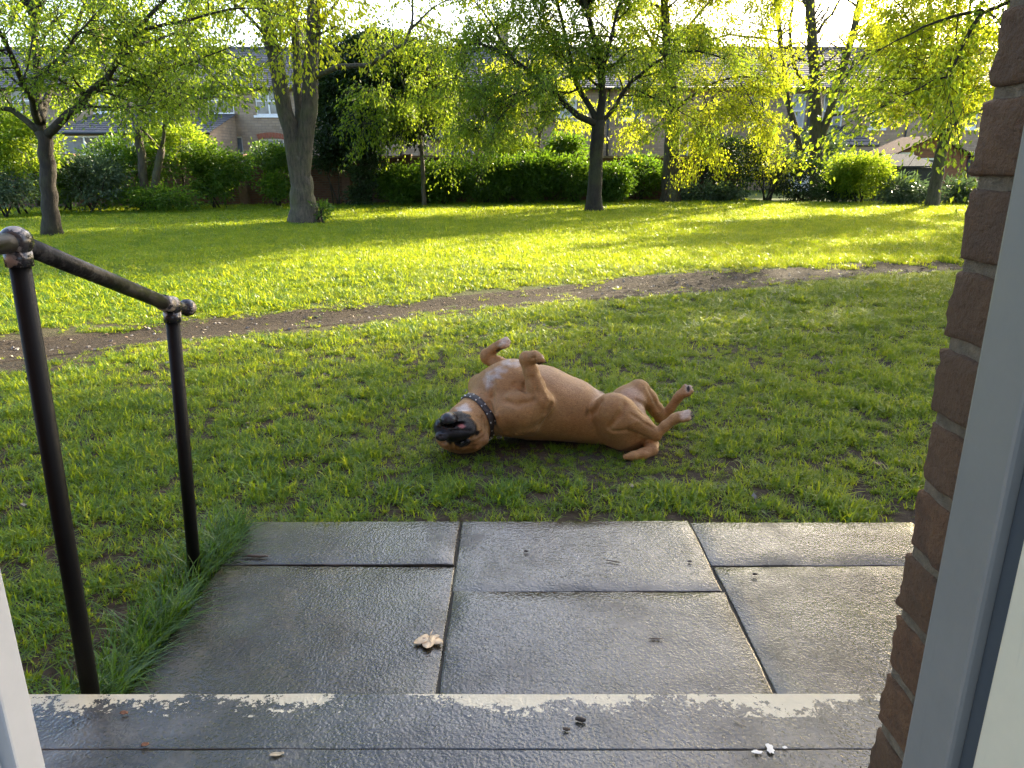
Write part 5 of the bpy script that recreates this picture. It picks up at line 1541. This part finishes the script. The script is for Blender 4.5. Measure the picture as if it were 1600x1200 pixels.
def scatter(name, P_, S_, Rz, tilt, coll, ncoll, label, kindmesh):
    me = bpy.data.meshes.new(name); n = len(P_)
    me.vertices.add(n); me.vertices.foreach_set('co', P_.astype(np.float32).ravel())
    a_ = me.attributes.new('scl','FLOAT_VECTOR','POINT'); a_.data.foreach_set('vector', S_.astype(np.float32).ravel())
    a_ = me.attributes.new('rot','FLOAT_VECTOR','POINT'); a_.data.foreach_set('vector', np.stack([tilt[:,0],tilt[:,1],Rz],1).astype(np.float32).ravel())
    a_ = me.attributes.new('idx','INT','POINT'); a_.data.foreach_set('value', rng.integers(0,ncoll,n).astype(np.int32))
    ob = bpy.data.objects.new(name, me); COL.objects.link(ob); tag(ob, label, kindmesh, kind='stuff')
    ng = bpy.data.node_groups.new(name,'GeometryNodeTree')
    ng.interface.new_socket('Geometry', in_out='INPUT', socket_type='NodeSocketGeometry'); ng.interface.new_socket('Geometry', in_out='OUTPUT', socket_type='NodeSocketGeometry')
    gi = ng.nodes.new('NodeGroupInput'); go = ng.nodes.new('NodeGroupOutput'); ip = ng.nodes.new('GeometryNodeInstanceOnPoints')
    ci = ng.nodes.new('GeometryNodeCollectionInfo'); ci.inputs['Collection'].default_value = coll; ci.inputs['Separate Children'].default_value = True; ci.inputs['Reset Children'].default_value = True
    def na(nm, ty):
        q = ng.nodes.new('GeometryNodeInputNamedAttribute'); q.data_type = ty; q.inputs['Name'].default_value = nm; return q.outputs['Attribute']
    ng.links.new(gi.outputs[0], ip.inputs['Points']); ng.links.new(ci.outputs[0], ip.inputs['Instance']); ip.inputs['Pick Instance'].default_value = True
    ng.links.new(na('idx','INT'), ip.inputs['Instance Index']); ng.links.new(na('rot','FLOAT_VECTOR'), ip.inputs['Rotation']); ng.links.new(na('scl','FLOAT_VECTOR'), ip.inputs['Scale'])
    ng.links.new(ip.outputs[0], go.inputs[0])
    md = ob.modifiers.new('tufts','NODES'); md.node_group = ng
    print(name, n)
    return ob
cg = bpy.data.collections.new('grass_tufts'); cf = bpy.data.collections.new('lawn_tufts_far')
for k in range(7): proto('tuft', cg, blades(18,.036,.020,.070,.0054,1.8,np.random.default_rng(100+k)), M['grass'])
for k in range(6): proto('tuft_far', cf, blades(22,.075,.035,.085,.0085,.9,np.random.default_rng(200+k)), M['grass'])
def region(y0,y1,dens,margin=1.2,slope=.78):
    hw = y1*slope+margin
    n = int((y1-y0)*2*hw*dens)
    x = rng.uniform(-hw,hw,n); y = rng.uniform(y0,y1,n)
    return x[np.abs(x) < y*slope+margin], y[np.abs(x) < y*slope+margin]
tree_feet = [gnd(82,368),gnd(477,348),gnd(928,331),gnd(1047,317),gnd(1456,323)]
def keepmask(x,y):
    k = np.ones(len(x),bool)
    pdn = path_dist(x,y) + .95*(fbm(x*1.9+3,y*1.9,4)-.47) + .45*(vnoise(x*6,y*6)-.5)
    prob = sm(pdn,-.04,.14)
    prob = np.maximum(prob, .10*sm(vnoise(x*3.5+40,y*3.5),.45,.8))
    prob *= 1-.93*bare(x,y)
    prob *= np.where(y < 8, .45+.55*sm(fbm(x*5.5+31,y*5.5+4,3),.30,.55), 1)
    k &= rng.random(len(x)) < prob
    k &= ~((x > -1.075)&(y < 2.765))
    k &= ~((x > -1.6)&(y < 1.60))
    k &= ~under_dog(x,y)
    for f in tree_feet: k &= np.hypot(x-f.x,y-f.y) > .33*(1 if f.y > 16 else .8)
    k &= ~((y > wall_at_v(x)-.5))
    return k
def wall_at_v(x):
    return np.interp(x,[g[0] for g in GW]+[9,30],[g[1] for g in GW]+[27.2,25.5])
P_all, S_all, R_all, T_all = [],[],[],[]
for y0,y1,dens in ((1.55,3.6,1050),(3.6,5.2,1000),(5.2,7.5,740),(7.5,10.5,430)):
    x,y = region(y0,y1,dens); k = keepmask(x,y); x,y = x[k],y[k]
    z = ground_z(x,y)
    s = rng.uniform(.45,1.2,len(x))*(.42+1.15*fbm(x*4.2+9,y*4.2,3))
    s *= .6+.4*sm(path_dist(x,y),0,.5)
    s *= np.where((x > -.65)&(x < 1.1)&(y > 3.15)&(y < 3.75), .62, 1.0)
    s *= np.where(y > 7.5, 1.25, 1.0)
    wd = np.where(y > 6, 1.4, 1.05)
    P_all.append(np.stack([x,y,z],1)); S_all.append(np.stack([s*wd,s*wd,s],1)); R_all.append(rng.uniform(0,6.28,len(x))); T_all.append(rng.normal(0,.16,(len(x),2)))
scatter('grass', np.concatenate(P_all), np.concatenate(S_all), np.concatenate(R_all), np.concatenate(T_all), cg, 7, 'short uneven green grass of the near lawn', 'grass')
P_all, S_all, R_all, T_all = [],[],[],[]
for y0,y1,dens,sc0 in ((10.5,15,300,.95),(15,21,190,1.15),(21,29,110,1.5)):
    x,y = region(y0,y1,dens,2.0,.72); k = keepmask(x,y); x,y = x[k],y[k]
    z = ground_z(x,y); s = sc0*rng.uniform(.6,1.2,len(x))*(.75+.5*fbm(x*.8+9,y*.8,3))
    P_all.append(np.stack([x,y,z],1)); S_all.append(np.stack([s*1.2,s*1.2,s],1)); R_all.append(rng.uniform(0,6.28,len(x))); T_all.append(rng.normal(0,.12,(len(x),2)))
scatter('far_grass', np.concatenate(P_all), np.concatenate(S_all), np.concatenate(R_all), np.concatenate(T_all), cf, 6, 'sunlit grass of the far lawn below the trees', 'grass')

# long grass hanging over the left edge of the paving
r = np.random.default_rng(77); n = 1900
cy_ = r.uniform(1.58,2.72,130); by = np.clip(cy_[r.integers(0,130,n)]+r.normal(0,.022,n),1.575,2.73); bx_ = -1.075-np.abs(r.normal(0,.075,n))-.03*vnoise(by*7,by*0)
bx_ += .05*(2.72-by)*0
base = np.stack([bx_,by,np.full(n,-.02)],1)
Va,Fa,Aa = blades(n,0,.035,.20,.0056,1.25,r,(.26,.04),base)
kk = r.random(n)
lg = mesh_np('long_grass', Va, Fa, leafmat('long_grass_blade',(.022,.062,.009),(.075,.15,.02),(.06,.16,.008),(.20,.34,.016),.35,.35), None, False, [('v','FACE',Aa)])
tag(lg, 'long bright grass blades leaning over the left edge of the paving', 'grass', kind='stuff')

# litter on the path and lawn: bits of dead leaf and stone
cl = bpy.data.collections.new('litter_bits')
lm = [simple('litter_brown',(.16,.10,.055),.8,bstr=0), simple('litter_pale',(.34,.28,.20),.8,bstr=0), simple('litter_dark',(.04,.03,.022),.8,bstr=0), simple('litter_stone',(.20,.18,.16),.8)]
for k in range(8):
    rr2 = np.random.default_rng(300+k)
    if k < 5:
        nv = 6; an = np.sort(rr2.uniform(0,6.28,nv)); rd = rr2.uniform(.5,1,nv)
        V_ = np.stack([np.cos(an)*rd*.024, np.sin(an)*rd*.014, rr2.uniform(0,.008,nv)],1); V_ = np.vstack([V_,[[0,0,.005]]])
        F_ = np.array([[i,(i+1)%nv,nv] for i in range(nv)])
    else:
        u = rr2.normal(0,1,(8,3)); V_ = np.array([[sx_,sy_,sz_] for sx_ in (-1,1) for sy_ in (-1,1) for sz_ in (-1,1)])*np.array([.011,.008,.006])*rr2.uniform(.6,1.2,(8,3))
        F_ = np.array([[0,1,3],[0,3,2],[4,6,7],[4,7,5],[0,4,5],[0,5,1],[2,3,7],[2,7,6],[0,2,6],[0,6,4],[1,5,7],[1,7,3]])
    proto('litter_bit', cl, (V_,F_,np.zeros(len(F_))), lm[k % 3 if k < 5 else 3])
x,y = region(2.9,12,46,1.0); pdn = path_dist(x,y)
k = (rng.random(len(x)) < np.where(pdn < .05, 1.0, .09+.35*bare(x,y))) & ~under_dog(x,y) & ~((x > -1.1)&(y < 2.8)); x,y = x[k],y[k]
s = rng.uniform(.5,1.5,len(x))
scatter('leaf_litter', np.stack([x,y,ground_z(x,y)+.012],1), np.stack([s,s,s],1), rng.uniform(0,6.28,len(x)), rng.normal(0,.35,(len(x),2)), cl, 8, 'bits of dead leaf and grit scattered on the dirt path', 'litter')

# ================================================================== small things on the stone
def lobed_leaf(name, label, c, rz, size, mat, lobes, lift=.0008, cat='leaf'):
    """flat five-lobed leaf: lobes = (angle, length, half width)"""
    mb = MB(); r_ = random.Random(5)
    for an,l,w in lobes:
        N_ = 7; vs = []
        for i in range(N_+1):
            t_ = i/N_; hw = w*math.sin(math.pi*min(1,t_*.86+.10))**.8*(1 if t_ < .98 else .25)
            zz = lift*(t_*t_) + .003*math.sin(t_*7+an)
            for q in (-1,0,1):
                lx, ly = t_*l, q*hw
                vs.append((size*(lx*math.cos(an)-ly*math.sin(an)), size*(lx*math.sin(an)+ly*math.cos(an)), .0025+zz*.5+(0 if q == 0 else .0015)))
        fs = []
        for i in range(N_):
            for q in (0,1): fs.append((i*3+q,(i+1)*3+q,(i+1)*3+q+1,i*3+q+1))
        mb.add(vs, fs, True)
    mb.tube([(0,0,.004),(-.3*size,.03*size,.006),(-.52*size,.10*size,.009)], .0016, 5)
    ob = mb.build(name, mat); ob.location = c; ob.rotation_euler = (0,0,rz); tag(ob, label, cat)
    md = ob.modifiers.new('thick','SOLIDIFY'); md.thickness = .0012
    return ob
m, nt, b, o = newmat('dry_leaf')
v = coords(nt); n = noise(nt, v, 45, 5, .6)
nt.links.new(ramp(nt, n, [(.3,(.46,.33,.19)),(.7,(.64,.50,.33))]), b.inputs['Base Color']); b.inputs['Roughness'].default_value = .65; bump(nt,b,n,.4,.003)
M['dry_leaf'] = m
c = gnd(671,998,SZ+.003)
lobed_leaf('fallen_leaf','tan lobed fallen leaf lying on the wet slab by the joint', c, R(-92), .062, M['dry_leaf'], [(0,.85,.30),(1.05,.85,.27),(-1.05,.85,.27),(1.95,.5,.18),(-1.95,.5,.18)])
M['brown_leaf'] = simple('brown_leaf', (.22,.10,.045), .6, nscale=30)
M['pale_bark'] = simple('pale_bark', (.42,.34,.22), .8, nscale=30)
M['pellet'] = simple('dark_pellet', (.03,.022,.016), .7, nscale=40)
M['twig'] = simple('wet_twig', (.07,.045,.028), .6, nscale=40)
def bit(name, label, x, y, z, L, W, rz, mat, cat, group=None, curl=.3):
    mb = MB(); N_ = 8; vs = []
    for i in range(N_+1):
        t_ = i/N_; hw = W*math.sin(math.pi*min(.97,max(.04,t_)))**.7
        for q in (-1,-.3,.4,1):
            vs.append(((t_-.5)*L, q*hw*(1+.25*math.sin(5*t_+q)), .003+curl*W*(q*q)+.15*W*math.sin(6*t_)))
    fs = [(i*4+q,(i+1)*4+q,(i+1)*4+q+1,i*4+q+1) for i in range(N_) for q in range(3)]
    mb.add(vs, fs, True); ob = mb.build(name, mat); p = gnd(x,y,z); ob.location = p; ob.rotation_euler = (0,0,rz); tag(ob, label, cat, group)
    md = ob.modifiers.new('thick','SOLIDIFY'); md.thickness = .0015
    return ob
bit('fallen_leaf','small orange-brown curled leaf on the left of the doorstep', 227,1166,.152,.016,.0045,R(25),M['brown_leaf'],'leaf',curl=1.0)
bit('fallen_leaf','brown curled leaf just below the flaked paint on the left', 194,1116,.153,.018,.005,R(5),M['brown_leaf'],'leaf',curl=.8)
bit('bark_flake','pale flake of bark on the doorstep near the bottom edge', 432,1180,.152,.033,.0055,R(18),M['pale_bark'],'bark flake')
def twig(label, x, y, z, L, r_, rz, mat=None, name='twig', cat='twig'):
    p = gnd(x,y,z+r_); mb = MB(); d = Vector((math.cos(rz),math.sin(rz),0)); s_ = Vector((-d.y,d.x,0))
    mb.tube([p-d*L/2,p-d*L*.2+s_*L*.03,p+d*L*.15-s_*L*.02,p+d*L/2+s_*L*.02],[r_*.6,r_,r_*.95,r_*.5],7,bump=.12)
    o_ = mb.build(name, mat or M['twig']); tag(o_, label, cat); return o_
twig('short dark twig on the middle back slab', 958,877,SZ+.004,.055,.0022,R(-18))
twig('short dark twig on the middle front slab', 1025,998,SZ+.004,.042,.0024,R(2))
twig('dark stick lying along the left back slab joint', 398,869,SZ+.006,.10,.006,R(-2))
twig('dark pellet on the doorstep below the flaked paint', 907,1124,.152,.026,.0058,R(-14),M['pellet'],'pellet','pellet')
twig('small brown pellet left of the dark pellet on the doorstep', 885,1139,.152,.018,.0042,R(-6),M['twig'],'pellet','pellet')
twig('black crumb on the right front slab near its top edge', 1180,897,SZ+.004,.020,.0045,R(5),M['pellet'],'crumb','crumb')
twig('black crumb by the joint on the middle back slab', 1078,877,SZ+.004,.016,.0035,R(0),M['pellet'],'crumb','crumb')
twig('thin pale straw on the doorstep right of the dark pellet', 1155,1130,.152,.030,.0016,R(-40),M['pale_bark'],'straw','straw')
twig('black crumb on the middle back slab, left of its twig', 822,861,SZ+.004,.015,.004,R(0),M['pellet'],'crumb','crumb')
# white paint splash on the doorstep
m, nt, b, o = newmat('white_splash'); b.inputs['Base Color'].default_value = (.66,.62,.54,1); b.inputs['Roughness'].default_value = .5; M['splash'] = m
mb = MB()
for (x,y,rx,ry,s_) in ((1203,1170,8,15,1),(1182,1175,11,5,2),(1226,1168,5,4,3)):
    p = gnd(x,y,.1535); k_ = p.y*.001; n_ = 18; rr3 = random.Random(s_)
    ring = []
    for i in range(n_):
        a_ = 6.283*i/n_; q = rr3.uniform(.65,1.1); ring.append((p.x+math.cos(a_)*rx*.0012*q, p.y+math.sin(a_)*ry*.0012*q, .1545))
    mb.add(ring+[(p.x,p.y,.1555)], [(i,(i+1)%n_,n_) for i in range(n_)])
sp_o = mb.build('paint_splash', M['splash']); tag(sp_o, 'white paint splash on the doorstep at the bottom right', 'paint splash')
